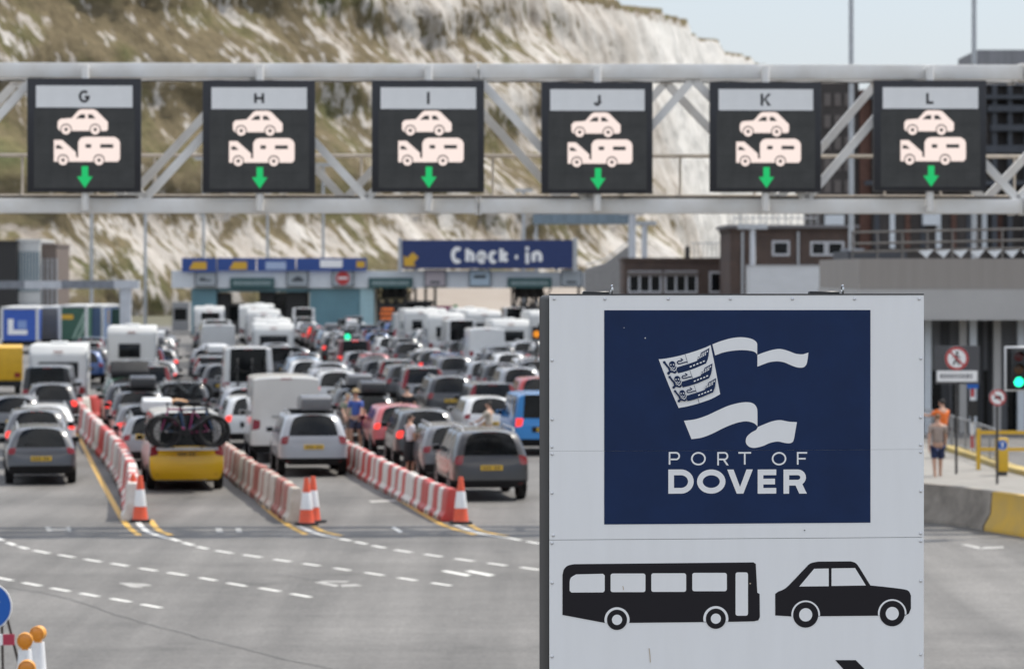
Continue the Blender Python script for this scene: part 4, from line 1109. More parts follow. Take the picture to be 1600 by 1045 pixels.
def booth(px0, px1, top, lab):
    d = DC + 1.5; t = thing('ticket_booth', lab, 'booth', (WX((px0 + px1) / 2, d), d, 0), 0, 'ticket booths under the canopy')
    w_ = WX(px1, d) - WX(px0, d); h = WZ(top, d)
    MB().box((-w_ / 2, 0, 0), (w_ / 2, 3.2, 1.1), DARKST).build('base', t)
    MB().box((-w_ / 2 + .05, .05, 1.1), (w_ / 2 - .05, 3.15, h - .25), GLASS).build('window', t)
    MB().box((-w_ / 2 - .1, -.1, h - .25), (w_ / 2 + .1, 3.3, h), DARKST).build('roof', t)
booth(358, 404, 474, 'dark ticket booth between teal wall and pale blue windows'); booth(428, 449, 457, 'narrow dark ticket booth under canopy beside tall doorway')
booth(634, 676, 470, 'dark ticket booth right of the amber message board'); booth(800, 842, 478, 'dark ticket booth at the end nearest the port sign')
SYM = M('dark sign symbol', (.05, .06, .07), .5)
REDS = M('red sign film', (.46, .03, .03), .45)
def lane_panel(cx, lab, kind, pm=GREYP):
    t = thing('lane_symbol_sign', lab, 'sign', (WX(cx, DC), DC - .3, WZ(448, DC)), 0, 'square symbol signs on the canopy')
    s = 34 / FPX * DC; hh = 27 / FPX * DC
    MB().box((-s / 2, 0, 0), (s / 2, .2, hh), SYM).build('frame', t); F = Flat(.003); F.rect(-s / 2 + .1, .1, s / 2 - .1, hh - .1, pm); F.build('panel', t)
    F = Flat(.012, .004)
    if kind == 'no': F.disc((0, hh / 2), hh * .40, REDS); F.rect(-hh * .28, hh / 2 - .09, hh * .28, hh / 2 + .09, SIGNW)
    elif kind == 'car': F.poly([(-.5, .45), (-.5, .68), (-.3, .72), (-.15, .92), (.25, .92), (.42, .72), (.55, .66), (.55, .45)], SYM)
    elif kind == 'van': F.poly([(-.55, .5), (-.55, .8), (-.1, .8), (.0, .66), (.5, .6), (.5, .5)], SYM)
    elif kind == 'bus': F.poly([(-.55, .75), (-.55, 1.02), (.5, 1.05), (.55, .75)], SYM)
    else: F.rect(-.45, .3, .45, .5, SYM)
    F.build('symbol', t)
lane_panel(322, 'square sign with dark vehicle symbol at the canopy end nearest the trailers', 'van')
lane_panel(465, 'square sign with dark car symbol between green signs', 'car')
lane_panel(536, 'square sign with red no-entry disc on the canopy', 'no')
lane_panel(680, 'pinkish square sign on canopy under the check-in arrow', 'bar', M('pinkish sign panel', (.42, .37, .39), .5))
lane_panel(750, 'pale blue square sign under the check-in words', 'bus', M('pale blue sign panel', (.40, .50, .58), .5))
lane_panel(893, 'square grey sign at right end under check-in banner', 'bar')
def green_sign(a, c, lab):
    t = thing('lane_name_sign', lab, 'sign', (WX((a + c) / 2, DC), DC - .35, WZ(450, DC)), 0, 'green name signs on the canopy'); s = (c - a) / FPX * DC; hh = 16 / FPX * DC
    MB().box((-s / 2, 0, 0), (s / 2, .15, hh), GREENS).build('panel', t)
    F = Flat(.004)
    x = -s * .42
    while x < s * .4:
        wv = rnd.uniform(.10, .2); F.rect(x, hh * .3, x + wv, hh * .68, M('pale sign lettering', (.26, .33, .33), .5)); x += wv + .07
    F.build('lettering', t)
green_sign(360, 429, 'green strip sign over the dark booths left of the no-entry sign'); green_sign(576, 645, 'green strip sign above the amber message board'); green_sign(793, 862, 'green strip sign at the port sign end of canopy')
for a, c, yb in ((588, 645, 476), (800, 862, 482)):
    mb = MB()
    for i in range(4):
        x0, x1 = WX(a + (c - a) * i / 4, DC), WX(a + (c - a) * (i + 1) / 4, DC); za, zb_ = WZ(450, DC), WZ(yb, DC)
        mb.bar((x0, DC + 3, za), (x1, DC + 3, zb_), .14, .14, DARKST); mb.bar((x0, DC + 3, zb_), (x1, DC + 3, za), .14, .14, DARKST); mb.bar((x0, DC + 3, 0), (x0, DC + 3, za), .2, .2, DARKST)
    mb.box((WX(a, DC), DC + 2.9, WZ(yb + 2, DC)), (WX(c, DC), DC + 3.1, WZ(yb - 3, DC)), DARKST); mb.box((WX(a + 6, DC), DC + 4, WZ(466, DC)), (WX(c - 12, DC), DC + 6, WZ(450, DC)), DARKI)
    under(mb.build('lattice'), can, DC)
# blue banners
BAN = M('banner blue', (.022, .065, .25), .5, var=.08)
ARRY = M('banner yellow', (.62, .36, .03), .5)
PALEB = M('banner pale blue', (.36, .44, .60), .5)
bt = thing('blue_banner', 'row of blue overhead banners with yellow patches above canopy', 'banner', (0, DC - .6, 0))
for a, c in ((284, 338), (339.5, 400), (401.5, 462), (463.5, 573)):
    under(bx(a, c, 403, 423 if a > 290 else 425, DC - .6, .15, BAN).build('panel'), bt, DC - .6)
F = Flat(.0); 
def fz(px, py): return (WX(px, DC - .6), WZ(py, DC - .6))
for a in (290, 353): F.poly([fz(a, 421), fz(a + 5, 421), fz(a + 12, 409), fz(a + 33, 409), fz(a + 33, 421)], ARRY)
F.rect(*fz(415, 421), *fz(447, 409), PALEB); F.rect(*fz(500, 418), *fz(535, 406), SIGNW); F.rect(*fz(557, 418), *fz(570, 408), ARRY)
o = F.build('artwork', None); o.location = (0, DC - .62, 0); under(o, bt, DC - .6)
for px in (300, 380, 470, 560): under(MB().box((WX(px, DC) - .1, DC - .44, WZ(424, DC)), (WX(px, DC) + .1, DC - .2, WZ(404, DC)), STEELG).build('bracket'), bt, DC - .6)
ct = thing('checkin_sign', 'big navy check-in sign with yellow arrow over the lanes', 'sign', (0, DC - 1.2, 0)); DK = DC - 1.2
under(bx(628, 895, 375, 420, DK, .3, M('checkin navy', (.014, .032, .125), .5, var=.08)).build('panel'), ct, DK)
for a, c in ((622, 628), (895.2, 902)): under(bx(a, c, 372, 424, DK - .05, .4, STEELG).build('edge_post'), ct, DK)
F = Flat(.0)
def fk(px, py): return (WX(px, DK), WZ(py, DK))
wdk = 6.5 / FPX * DK
for ch, a, c in (('C', 704.5, 724), ('h', 727, 742), ('e', 744.5, 761), ('c', 763, 778), ('k', 780, 795), ('-', 801.5, 812.5), ('n', 830.5, 847.5)): letter(F, ch, *fk(a, 412), *fk(c, 385.5), wdk, SIGNW)
for y0, y1 in ((412, 394), (391.3, 385.5)): F.rect(*fk(821, y0), *fk(826.6, y1), SIGNW)
o = F.build('lettering', None); o.location = (0, DK - .01, 0); under(o, ct, DK)
F = Flat(.0); F.poly([fk(*p) for p in [(631, 416), (631, 399), (636, 403), (645, 394), (654, 402), (646, 411), (650, 416)]], ARRY)
o = F.build('yellow_arrow', None); o.location = (0, DK - .01, 0); under(o, ct, DK)
for px in (650, 760, 870): under(MB().box((WX(px, DK) - .15, DK + .35, WZ(424, DK)), (WX(px, DK) + .15, DK + .7, WZ(378, DK)), STEELG).build('bracket'), ct, DK)
# amber message board
DV = 262.0
vm = thing('message_board', 'dark roadside message board glowing with amber dots', 'message board', (WX(611, DV), DV, 0))
wv = WX(634, DV) - WX(589, DV)
MB().box((-wv / 2, 0, WZ(512, DV)), (wv / 2, .35, WZ(477, DV)), DARKI).build('case', vm); MB().box((-.12, .1, 0), (.12, .3, WZ(512, DV)), DARKST).build('post', vm)
F = Flat(.004); AMB = M('lit amber led', (.75, .17, .03), .5, emit=.25)
for row, (y, xs) in enumerate(((483, (596, 614)), (490, (594, 622)), (497, (595, 620)), (504, (597, 617)))):
    x = xs[0]
    while x < xs[1]:
        ww = rnd.uniform(1.6, 3.2); F.rect(WX(x, DV) - WX(611, DV), WZ(y + 2, DV), WX(x + ww, DV) - WX(611, DV), WZ(y - 2, DV), AMB); x += ww + .9
F.build('amber_rows', vm)
# little boards and far bank behind the booths
BANK = M('pinkish beige bank', (.27, .225, .185), .9, dirt=(.35, .31, .265), var=.7, scale=.12, stretch=(1, 1, 2))
mb = MB(); d = 345.0
mb.add([(WX(640, d), d - 6, 0), (WX(910, d), d - 6, 0), (WX(910, d), d + 8, WZ(444, d)), (WX(640, d), d + 8, WZ(440, d)), (WX(910, d), d + 30, 0), (WX(640, d), d + 30, 0)], [(0, 1, 2, 3), (3, 2, 4, 5), (0, 3, 5), (1, 4, 2)], BANK)
tag(mb.build('earth_bank'), kind='structure')
def board(name, lab, a, c, t0, t1, d, m, cat='sign'):
    t = thing(name, lab, cat, (WX((a + c) / 2, d), d, 0)); w_ = WX(c, d) - WX(a, d)
    MB().box((-w_ / 2, 0, WZ(t1, d)), (w_ / 2, .2, WZ(t0, d)), m).build('panel', t)
    for sg_ in (-1, 1): MB().box((sg_ * w_ * .4 - .06, .05, 0), (sg_ * w_ * .4 + .06, .17, WZ(t1, d)), STEELG).build('leg', t)
    return t
board('hoarding', 'magenta hoarding behind the booths', 676, 706, 478, 506, 305, M('magenta sheet', (.22, .02, .09), .5))
board('hoarding', 'narrow bright green hoarding beside the magenta one', 708.5, 714.5, 476, 508, 304, M('green sheet', (.05, .27, .09), .5))
board('hoarding', 'low dull yellow hoarding before the beige bank', 740, 774, 487, 502, 306, M('dull yellow sheet', (.42, .28, .03), .6))
board('hoarding', 'low dark green hoarding next to the dull yellow one', 776, 796, 486, 502, 306.5, M('dark green sheet', (.03, .15, .10), .6))
board('hoarding', 'cream panel behind the booth between teal walls', 452 + 32, 530 - 8 - 40 + 30, 458, 512, 312, M('cream panel', (.56, .50, .42), .7)) if False else None
gp = thing('site_cabin', 'cream walled cabin seen through the canopy between teal walls', 'cabin', (WX(503, 300), 300, 0))
w_ = WX(526, 300) - WX(480, 300); MB().box((-w_ / 2, 0, 0), (w_ / 2, 4, WZ(456, 300)), M('cream panel', (.56, .50, .42), .7, var=.1)).build('wall', gp); MB().box((-w_ / 2 - .1, -.1, WZ(456, 300)), (w_ / 2 + .1, 4.1, WZ(453.5, 300)), STEELG).build('roof', gp)
gp = thing('site_cabin', 'small grey cabin left of the teal canopy end', 'cabin', (WX(282, 300), 300, 0))
w_ = 26 / FPX * 300; MB().box((-w_ / 2, 0, 0), (w_ / 2, 4, WZ(472, 300)), M('grey cabin panel', (.30, .30, .30), .7, var=.1)).build('wall', gp); MB().box((-w_ / 2 + .2, -.02, WZ(500, 300)), (w_ / 2 - .2, .05, WZ(482, 300)), GLASS).build('window', gp)

def signal(px, py, d, nm, lab, m, r=.12):
    t = thing(nm, lab, 'signal', (WX(px, d), d, 0)); z = WZ(py, d)
    MB().box((-.22, 0, z - .3), (.22, .25, z + .35), DARKI).build('housing', t); MB().tube([(0, .12, 0), (0, .12, z - .3)], .05, DARKST, 8).build('post', t)
    MB().lathe([(.001, -.02), (r, -.015), (r, .0)], m, 16, c=(0, 0, z), axis='y').build('lamp', t)
signal(543, 526, 172, 'lane_signal', 'small green lit lane signal standing among the queuing cars', M('lit green lane lamp', (.02, .75, .34), .4, emit=.9), .16)
signal(838.5, 522, 150, 'amber_beacon', 'amber beacon on a dark post just beside the port sign', M('amber beacon lens', (.80, .26, .01), .4, emit=.35), .16)
board('hoarding', 'tall dull yellow sheet beside the last dark booth', 817, 826, 490, 512, 240, M('yellow sheet', (.60, .38, .03), .6)); board('hoarding', 'tall white sheet next to the dull yellow one', 826.5, 834, 489, 512, 240.4, M('white sheet', (.72, .72, .72), .6))
# ------------------------------------------------------------------ left: small gantry, blocks and lorries
DG = 196.0
sg2 = thing('height_gantry', 'low white gantry beam on one column before the parked lorries', 'gantry', (0, DG, 0))
BEAMW = M('dull white beam', (.50, .51, .53), .5, var=.1); BEAMD = M('grey louvre beam', (.20, .21, .23), .6, var=.2)
for a, c, m in ((-60, 38, BEAMD), (38.2, 96, BEAMW), (96.2, 178, BEAMD), (178.2, 217, BEAMW)): under(bx(a, c, 438 + (a < 96) * 1, 451, DG, .6, m).build('beam'), sg2, DG)
under(MB().box((WX(187, DG), DG + .1, 0), (WX(204, DG), DG + .55, WZ(451, DG)), BEAMW).build('column'), sg2, DG)
under(MB().box((WX(-50, DG), DG + .1, 0), (WX(-38, DG), DG + .55, WZ(451, DG)), BEAMW).build('column'), sg2, DG)
DB = 268.0
def block(name, lab, a, c, top, d, dep, m, cat='building'):
    t = thing(name, lab, cat, (WX((a + c) / 2, d), d, 0)); w_ = WX(c, d) - WX(a, d); h = WZ(top, d)
    MB().box((-w_ / 2, 0, 0), (w_ / 2, dep, h), m).build('wall', t)
    MB().box((-w_ / 2 - .08, -.08, h), (w_ / 2 + .08, dep + .08, h + .22), m).build('roof', t)
    return t, w_, h
t, w_, h = block('office_block', 'black clad block at the left edge behind the low gantry', -60, 26, 380, DB, 8, M('black cladding', (.025, .023, .022), .6))
t, w_, h = block('office_block', 'tall pale ribbed block between black and brown blocks', 27, 62, 378, DB + 1, 8, M('pale ribbed cladding', (.56, .56, .54), .5, var=.1))
for i in range(7): 
    x = -w_ / 2 + .15 + i * w_ / 7.3; MB().box((x, -.05, h - 4.2), (x + .16, .02, h - .8), M('pale blue glazing', (.16, .22, .25), .2)).build('window', t)
    MB().box((x, -.04, .5), (x + .10, .02, h - 5), STEELG).build('rib', t)
t, w_, h = block('office_block', 'narrow brown block right of the pale ribbed block', 62.5, 88, 385, DB + 2, 8, M('brown cladding', (.15, .115, .095), .7, var=.15))
for i in range(4): x = -w_ / 2 + .2 + i * .38; MB().box((x, -.05, .5), (x + .14, .02, h - 1), STEELG).build('rib', t)
def lorry(lab, a, c, top, d, m, rz=0., art=None):
    t = thing('lorry_trailer', lab, 'lorry trailer', (WX((a + c) / 2, d), d, 0), rz, 'lorries parked under the cliff'); w_ = WX(c, d) - WX(a, d); h = WZ(top, d)
    wt = M('trailer frame white', (.62, .62, .61), .5)
    MB().box((-w_ / 2, 0, .9), (w_ / 2, 9, h), m).build('box_body', t)
    MB().box((-w_ / 2 - .05, -.06, h), (w_ / 2 + .05, 9.05, h + .14), wt).build('top_rail', t)
    for s_ in (-1, 1): MB().box((s_ * w_ / 2 - .09, -.06, .9), (s_ * w_ / 2 + .09, .02, h), wt).build('corner_post', t)
    MB().box((-w_ / 2, -.03, .55), (w_ / 2, .4, .9), TRIM).build('bumper', t)
    for y in (1.4, 2.7):
        for s_ in (-1, 1): MB().lathe([(.48, -.14), (.5, -.1), (.5, .1), (.48, .14)], RUBBER, 20, c=(s_ * (w_ / 2 - .25), y, .5), axis='x').build('wheel', t, True)
    if art:
        F = Flat(.01, .002); art(F, w_, h); F.build('artwork', t)
DL = 214.0
def artL(F, w_, h):
    F.rect(-w_ * .33, 1.3, w_ * .22, 1.62, SIGNW); F.rect(-w_ * .33, 1.62, -w_ * .17, 2.35, SIGNW); F.rect(-w_ * .05, 1.7, w_ * .2, 2.25, M('pale sky panel', (.22, .32, .58), .5))
lorry('blue lorry trailer with white corner shape nearest the left edge', 3, 58, 483, DL, M('trailer blue', (.035, .10, .42), .5, var=.08), R(4), artL)
lorry('dirty grey lorry trailer between the blue and green ones', 64, 92, 482, DL + 4, M('trailer grey', (.25, .24, .22), .6, dirt=(.14, .13, .12), var=.6, scale=1))
def artG(F, w_, h):
    F.rect(-w_ * .45, 2.3, w_ * .0, 2.62, ARRY); st = M('pale green swoosh', (.25, .36, .29), .5)
    F.stroke([(0.0, 1.0), (.25, 1.6), (.55, 2.2), (w_ * .44, 2.75)], .16, st); F.stroke([(.3, 1.0), (.6, 1.5), (w_ * .44, 2.2)], .16, st)
lorry('dark green lorry trailer with pale swoosh and yellow strip', 94, 135, 480, DL + 2, M('trailer green', (.035, .10, .065), .5, var=.15), 0, artG)
lorry('slate blue lorry trailer beside the low gantry column', 141, 160, 480, DL + 5, M('trailer slate blue', (.09, .14, .25), .5, var=.1))
board('hoarding', 'narrow amber panel by the low gantry column', 161.5, 170, 484, 505, 222, M('amber sheet', (.52, .30, .03), .6))
board('hoarding', 'wide dark green screen between lorries and gantry column', 171, 187, 482, 510, 224, M('screen green', (.03, .07, .05), .7))

# ------------------------------------------------------------------ slim lighting masts
def mast(px, py_top, d, r, lab, foot=0, white=False):
    t = thing('lighting_mast', lab, 'mast', (WX(px, d), d, 0), 0, 'lighting masts')
    h = WZ(py_top, d); m = BEAMW if white else STEELG
    MB().tube([(0, 0, 0), (0, 0, h)], r * 1.25, m, 12, r1=r).build('pole', t, True)
    MB().box((-.9, -.25, h), (.9, .25, h + .3), STEELG).build('lamp_head', t); MB().lathe([(r * 2.6, 0), (r * 2.6, .25), (r * 1.5, .3)], STEELG, 12).build('base', t)
mast(1330, -160, 150, .11, 'tall grey mast rising in front of the dark brown works'); mast(1522, -160, 165, .12, 'tall grey mast rising above the letter L sign')
for px, py, d, r, lab, wh in ((143, 300, 300, .14, 'thin mast behind the narrow brown block', 0), (227, 330, 290, .13, 'thin mast between low gantry and canopy', 0), (318, 250, 320, .13, 'thin mast behind the yellow patched banner', 0),
                              (505, 260, 325, .13, 'thin mast behind the white patch of the banner', 0), (418, 280, 318, .12, 'thin mast behind the pale blue banner patch', 0), (818, 300, 320, .16, 'thin grey mast above the words of the check-in sign', 0),
                              (988, 336, 240, .26, 'stout pale mast behind the brown office roof', 1), (1007, 352, 245, .22, 'shorter pale mast beside the stout one', 1), (1176, 358, 195, .16, 'pale pole standing against the dark brick wall', 1)):
    mast(px, py, d, r, lab, white=wh)

# ------------------------------------------------------------------ brick offices and works
BRK, n, l, b = nodes_of('dark brown brick')
br = n.new('ShaderNodeTexBrick'); tc = n.new('ShaderNodeTexCoord'); mp = n.new('ShaderNodeMapping'); mp.inputs['Rotation'].default_value = (R(90), 0, 0); l.new(tc.outputs['Object'], mp.inputs[0]); l.new(mp.outputs[0], br.inputs['Vector'])
br.inputs['Scale'].default_value = 4; br.inputs['Color1'].default_value = (.085, .05, .036, 1); br.inputs['Color2'].default_value = (.055, .036, .03, 1); br.inputs['Mortar'].default_value = (.10, .085, .075, 1)
l.new(mixc(n, l, 1.0, br.outputs[0], ramp(n, l, noise_n(n, l, .5, 5), [(.3, .7), (.7, 1.3)]), 'MULTIPLY'), b.inputs['Base Color']); b.inputs['Roughness'].default_value = .9
WFR = M('pale window frame', (.45, .45, .46), .5)
def window(t, x0, x1, z0, z1, split=1, y=0):
    f = MB(); fr = .14
    f.box((x0, y - .05, z0), (x1, y + .02, z0 + fr), WFR); f.box((x0, y - .05, z1 - fr), (x1, y + .02, z1), WFR)
    for i in range(split + 1): xx = x0 + (x1 - x0 - fr) * i / split; f.box((xx, y - .049, z0 + fr), (xx + fr, y + .02, z1 - fr), WFR)
    o = f.build('window', t); MB().box((x0 + .05, y - .015, z0 + .05), (x1 - .05, y + .03, z1 - .05), GLASS).build('pane', o)
d = 200.0
t, w_, h = block('brick_building', 'dark brown flat roofed brick building with three pale windows', 1141, 1336, 362, d, 10, BRK)
x = lambda px: WX(px, d) - WX(1238.5, d)
window(t, x(1206), x(1234), WZ(400, d), WZ(376, d)); window(t, x(1266), x(1291), WZ(400, d), WZ(377, d)); window(t, x(1291.5), x(1319), WZ(400, d), WZ(377, d))
MB().box((-w_ / 2 - .25, -.3, h + .22), (w_ / 2 + .25, 10.2, h + .42), M('roof edge grey', (.16, .15, .15), .7)).build('parapet', t)
mb = MB()
for i in range(14): xx = x(1148 + i * 10); mb.tube([(xx, .5, h + .42), (xx, .5, h + 1.3)], .03, STEELG, 5)
for zz in (h + .85, h + 1.3): mb.tube([(x(1148), .5, zz), (x(1278), .5, zz)], .035, STEELG, 5)
mb.build('roof_railing', t)
for px in (1160, 1247): MB().tube([(x(px), -.1, 0), (x(px), -.1, h)], .08, STEELG, 8).build('drain_pipe', t)
d = 190.0
t = thing('storage_container', 'long white container building in front of the dark brick wall', 'container', (WX(1246, d), d, 0)); w_ = WX(1321, d) - WX(1172, d)
MB().box((-w_ / 2, 0, 0), (w_ / 2, 3, WZ(415, d)), M('container white', (.62, .62, .62), .5, dirt=(.50, .50, .49), var=.5, scale=.8, stretch=(1, 1, 3))).build('wall', t); MB().box((-w_ / 2 - .06, -.06, WZ(415, d)), (w_ / 2 + .06, 3.06, WZ(414, d)), WFR).build('roof', t)
d = 212.0
t, w_, h = block('brick_building', 'low dark building with a strip of pale windows', 975, 1141, 408, d, 8, BRK)
MB().box((-w_ / 2 + .2, -.12, h - 1.0), (w_ * .2, .0, h - .7), M('dark brown fascia', (.12, .10, .09), .7)).build('fascia', t)
x = lambda px: WX(px, d) - WX(1058, d)
window(t, x(981), x(1034), WZ(458, d), WZ(423, d), 3); window(t, x(1038), x(1090), WZ(458, d), WZ(423, d), 3); window(t, x(1108), x(1130), WZ(458, d), WZ(424, d), 1)
mb = MB()
for i in range(8): xx = x(1085 + i * 7); mb.tube([(xx, .4, h + .2), (xx, .4, h + 1.2)], .03, STEELG, 5)
mb.tube([(x(1080), .4, h + 1.2), (x(1138), .4, h + 1.2)], .035, STEELG, 5); mb.build('roof_railing', t)
MB().box((x(1072), 1, h), (x(1079), 1.5, h + 1.0), DARKST).build('chimney', t)
d = 255.0
t = thing('access_ramp', 'grey sloping ramp side rising beside the low dark building', 'ramp', (WX(955, d), d, 0)); x = lambda px: WX(px, d) - WX(955, d)
MB().prism_y([(x(915), 0), (x(986), 0), (x(986), WZ(384, d)), (x(980), WZ(385, d)), (x(946), WZ(411, d)), (x(915), WZ(420, d))], 0, 4, M('ramp concrete', (.27, .26, .25), .8, var=.12)).build('wall', t)
mb = MB()
for a, c in (((915, 414), (946, 405)), ((946, 405), (980, 379)), ((980, 379), (986, 378))): mb.tube([(x(a[0]), .2, WZ(a[1], d)), (x(c[0]), .2, WZ(c[1], d))], .05, STEELG, 5)
mb.build('railing', t)
d = 300.0
t = thing('walkway_roof', 'blue grey ribbed roof high under the gantry against the chalk', 'roof', (WX(910, d), d, 0)); x = lambda px: WX(px, d) - WX(910, d)
MB().box((x(833), 0, WZ(350, d)), (x(986), 4, WZ(334, d)), M('blue grey sheet', (.13, .17, .20), .6, var=.2, scale=.8, stretch=(4, 1, 1))).build('roof_sheet', t)
for px in (838, 984): MB().box((x(px) - .12, 1, 0), (x(px) + .12, 1.3, WZ(350, d)), STEELG).build('pillar', t)

# ------------------------------------------------------------------ right: works, long terminal building
d = 240.0
WK = M('dark brown works steel', (.048, .040, .036), .7, var=.4, scale=.4); WK2 = M('blue grey works beam', (.045, .05, .06), .6, var=.2); WKR = M('rusty brick infill', (.11, .055, .04), .85, var=.25)
t = thing('harbour_works', 'huge dark steel harbour works towering behind the letter L sign', 'works', (WX(1450, d), d, 0)); x = lambda px: WX(px, d) - WX(1450, d)
MB().box((x(1284), 1, 0), (x(1344), 14, WZ(127, d)), WK).build('tower', t)
MB().box((x(1345), .6, 0), (x(1362), 14, WZ(140, d)), WKR).build('infill_wall', t)
MB().box((x(1363), 0, 0), (x(1720), 16, WZ(134, d)), WK).build('hull', t)
MB().box((x(1526), -.5, WZ(134, d)), (x(1720), 10, WZ(79, d)), M('grey ribbed cladding', (.21, .21, .22), .6, var=.2, scale=1.2, stretch=(5, 1, .2))).build('cladding', t)
for y0, y1, a in ((166, 176, 1540), (196, 206, 1545), (228, 240, 1535), (150, 156, 1350), (283, 290, 1350)): MB().box((x(a), -1.2, WZ(y1, d)), (x(1720), -.2, WZ(y0, d)), WK2).build('beam', t)
for px in (1548, 1572, 1598): MB().box((x(px), -.9, 0), (x(px) + .35, -.3, WZ(134, d)), WK2).build('column', t)
for i in range(3):
    for j in range(5): MB().box((x(1290 + i * 16), .9, WZ(165 + j * 34, d)), (x(1300 + i * 16), 1.05, WZ(145 + j * 34, d)), M('dull works glazing', (.12, .10, .09), .4)).build('window', t)
MB().box((x(1440), -1, WZ(352, d)), (x(1466), 0, WZ(335, d)), FASC).build('panel', t); MB().box((x(1290), -.6, WZ(352, d)), (x(1318), .95, WZ(336, d)), FASC).build('panel', t)
for i in range(9): MB().box((x(1366 + i * 24), -.16, WZ(388, d)), (x(1374 + i * 24), -.01, WZ(312, d)), (WK2, FASC, WKR)[i % 3]).build('strut', t)
d = 107.0; PXR = 1341
TB = thing('terminal_building', 'long grey terminal building with overhanging fascia and columns at the right', 'building', (WX(PXR, d), d, 0)); x = lambda px: WX(px, d) - WX(PXR, d)
UPF = M('brown grey ribbed fascia', (.30, .27, .24), .75, dirt=(.25, .225, .20), var=.6, scale=.9, stretch=(5, 1, .25)); LOF = M('grey fascia panel', (.40, .385, .365), .6, var=.07, scale=.6)
RT = 24.0
MB().box((x(1343), 0, WZ(452, d)), (RT, 14, WZ(404, d)), UPF).build('upper_fascia', TB); MB().box((x(1341), -.12, WZ(500, d)), (RT, 14, WZ(452, d) - .003), LOF).build('lower_fascia', TB)
WALLG = M('grey facade panel', (.20, .20, .205), .6, dirt=(.13, .13, .135), var=.7, scale=.5)
MB().box((x(1350), 1.9, 0), (RT, 14, WZ(500, d)), WALLG).build('wall', TB)
for i, px in enumerate((1400, 1424, 1452, 1508, 1524, 1562, 1600, 1640, 1680, 1760)):
    MB().box((x(px), 1.3, 0), (x(px) + .24, 1.6, WZ(500, d)), (FASC if i in (2, 4, 6) else LOF)).build('column', TB)
for px in (1482, 1536, 1556, 1618, 1700): MB().box((x(px), 1.8, 0), (x(px) + .28, 1.95, WZ(500, d)), M('dark facade recess', (.05, .05, .052), .7)).build('recess', TB)
for px in (1460, 1500, 1543, 1588): MB().box((x(px), 1.85, 0), (x(px) + .5, 1.93, 2.1), GLASS).build('door', TB)
RAILD = M('dull brown grey rail', (.13, .12, .11), .6, var=.2); mb = MB()
for zz in (WZ(362, d), WZ(380, d), WZ(393, d)): mb.tube([(x(1340), 2, zz), (RT, 2, zz + .5)], .045, RAILD, 6)
for i in range(26): mb.tube([(x(1342) + i * .85, 2, WZ(404, d)), (x(1342) + i * .85, 2, WZ(360, d) + i * .02)], .035, RAILD, 6)
mb.build('roof_railing', TB)
mb = MB()
for i in range(12): x0 = x(1440) + i * .58; mb.prism_y([(x0, WZ(392, d)), (x0 + .5, WZ(390, d)), (x0 + .27, WZ(403, d))], .8, .9, FASC)
mb.build('roof_pennants', TB)
MB().box((x(1344), 4, WZ(404, d)), (x(1440), 9, WZ(391, d)), WK2).build('roof_duct', TB)
BL = thing('vent_block', 'stepped grey vent block between brick building and terminal', 'vent block', (WX(1332, 150), 150, 0))
MB().box((-.45, 0, 0), (.55, 1, WZ(388, 150)), M('vent grey', (.24, .25, .27), .6, var=.1)).build('casing', BL); MB().box((-.6, -.1, WZ(420, 150)), (.7, 1.1, WZ(405, 150)), WK2).build('collar', BL)

# kerbed island, concrete barrier, guard rails
PAVE = M('pale paving', (.235, .222, .20), .85, var=.15, scale=2, bump=.2); KERB = M('yellow kerb paint', (.50, .36, .07), .7, dirt=(.25, .22, .17), var=.7, scale=2)
isl = [GP(1380, 800), GP(1460, 806), GP(1560, 812), GP(1640, 806), GP(1680, 760), GP(1600, 742), GP(1540, 728), GP(1480, 706), GP(1400, 690)]
mb = MB(); nI = len(isl); mb.add([(p.x, p.y, .13) for p in isl] + [(p.x, p.y, -.01) for p in isl], [tuple(range(nI))] + [(i, (i + 1) % nI, nI + (i + 1) % nI, nI + i) for i in range(nI)], PAVE)
tag(mb.build('pavement'), kind='structure')
mb = MB(); kp = [GP(1480, 708), GP(1530, 724), GP(1572, 740), GP(1620, 752)]
for a, c in zip(kp[:-1], kp[1:]): mb.bar(a + Vector((0, -.3, .19)), c + Vector((0, -.3, .19)), .45, .14, KERB)
tag(mb.build('kerb', None), kind='structure')
def jersey(pts, m, lab):
    pr = [(-.30, 0), (.30, 0), (.30, .10), (.14, .36), (.10, .82), (-.10, .82), (-.14, .36), (-.30, .10)]
    t = MB(); P = smooth([Vector(p) for p in pts], 6); vs = []; fs = []; k = len(pr)
    for i, p in enumerate(P):
        tt = (P[min(i + 1, len(P) - 1)] - P[max(i - 1, 0)]).normalized(); nn = Vector((tt.y, -tt.x, 0))
        for a, z in pr: vs.append(p + nn * a + Vector((0, 0, z)))
    for i in range(len(P) - 1):
        for j in range(k): fs.append((i * k + j, i * k + (j + 1) % k, (i + 1) * k + (j + 1) % k, (i + 1) * k + j))
    fs += [tuple(range(k)), tuple(range((len(P) - 1) * k, len(P) * k))]
    t.add(vs, fs, m); return tag(t.build('concrete_barrier', None, True), lab, 'barrier', 'concrete barriers')
g = lambda px, py: GP(px, py) + Vector((0, .3, 0))
jersey([g(1330, 806), g(1400, 811), g(1450, 815), g(1510, 822), g(1559, 830)], CONC, 'weathered bare concrete crash barrier curving behind the port sign')
jersey([g(1561, 830.3), g(1585, 834), g(1620, 840), g(1680, 850)], M('yellow painted concrete', (.60, .36, .04), .7, dirt=(.35, .27, .12), var=.6, scale=1.6), 'yellow painted concrete crash barrier at the right edge')
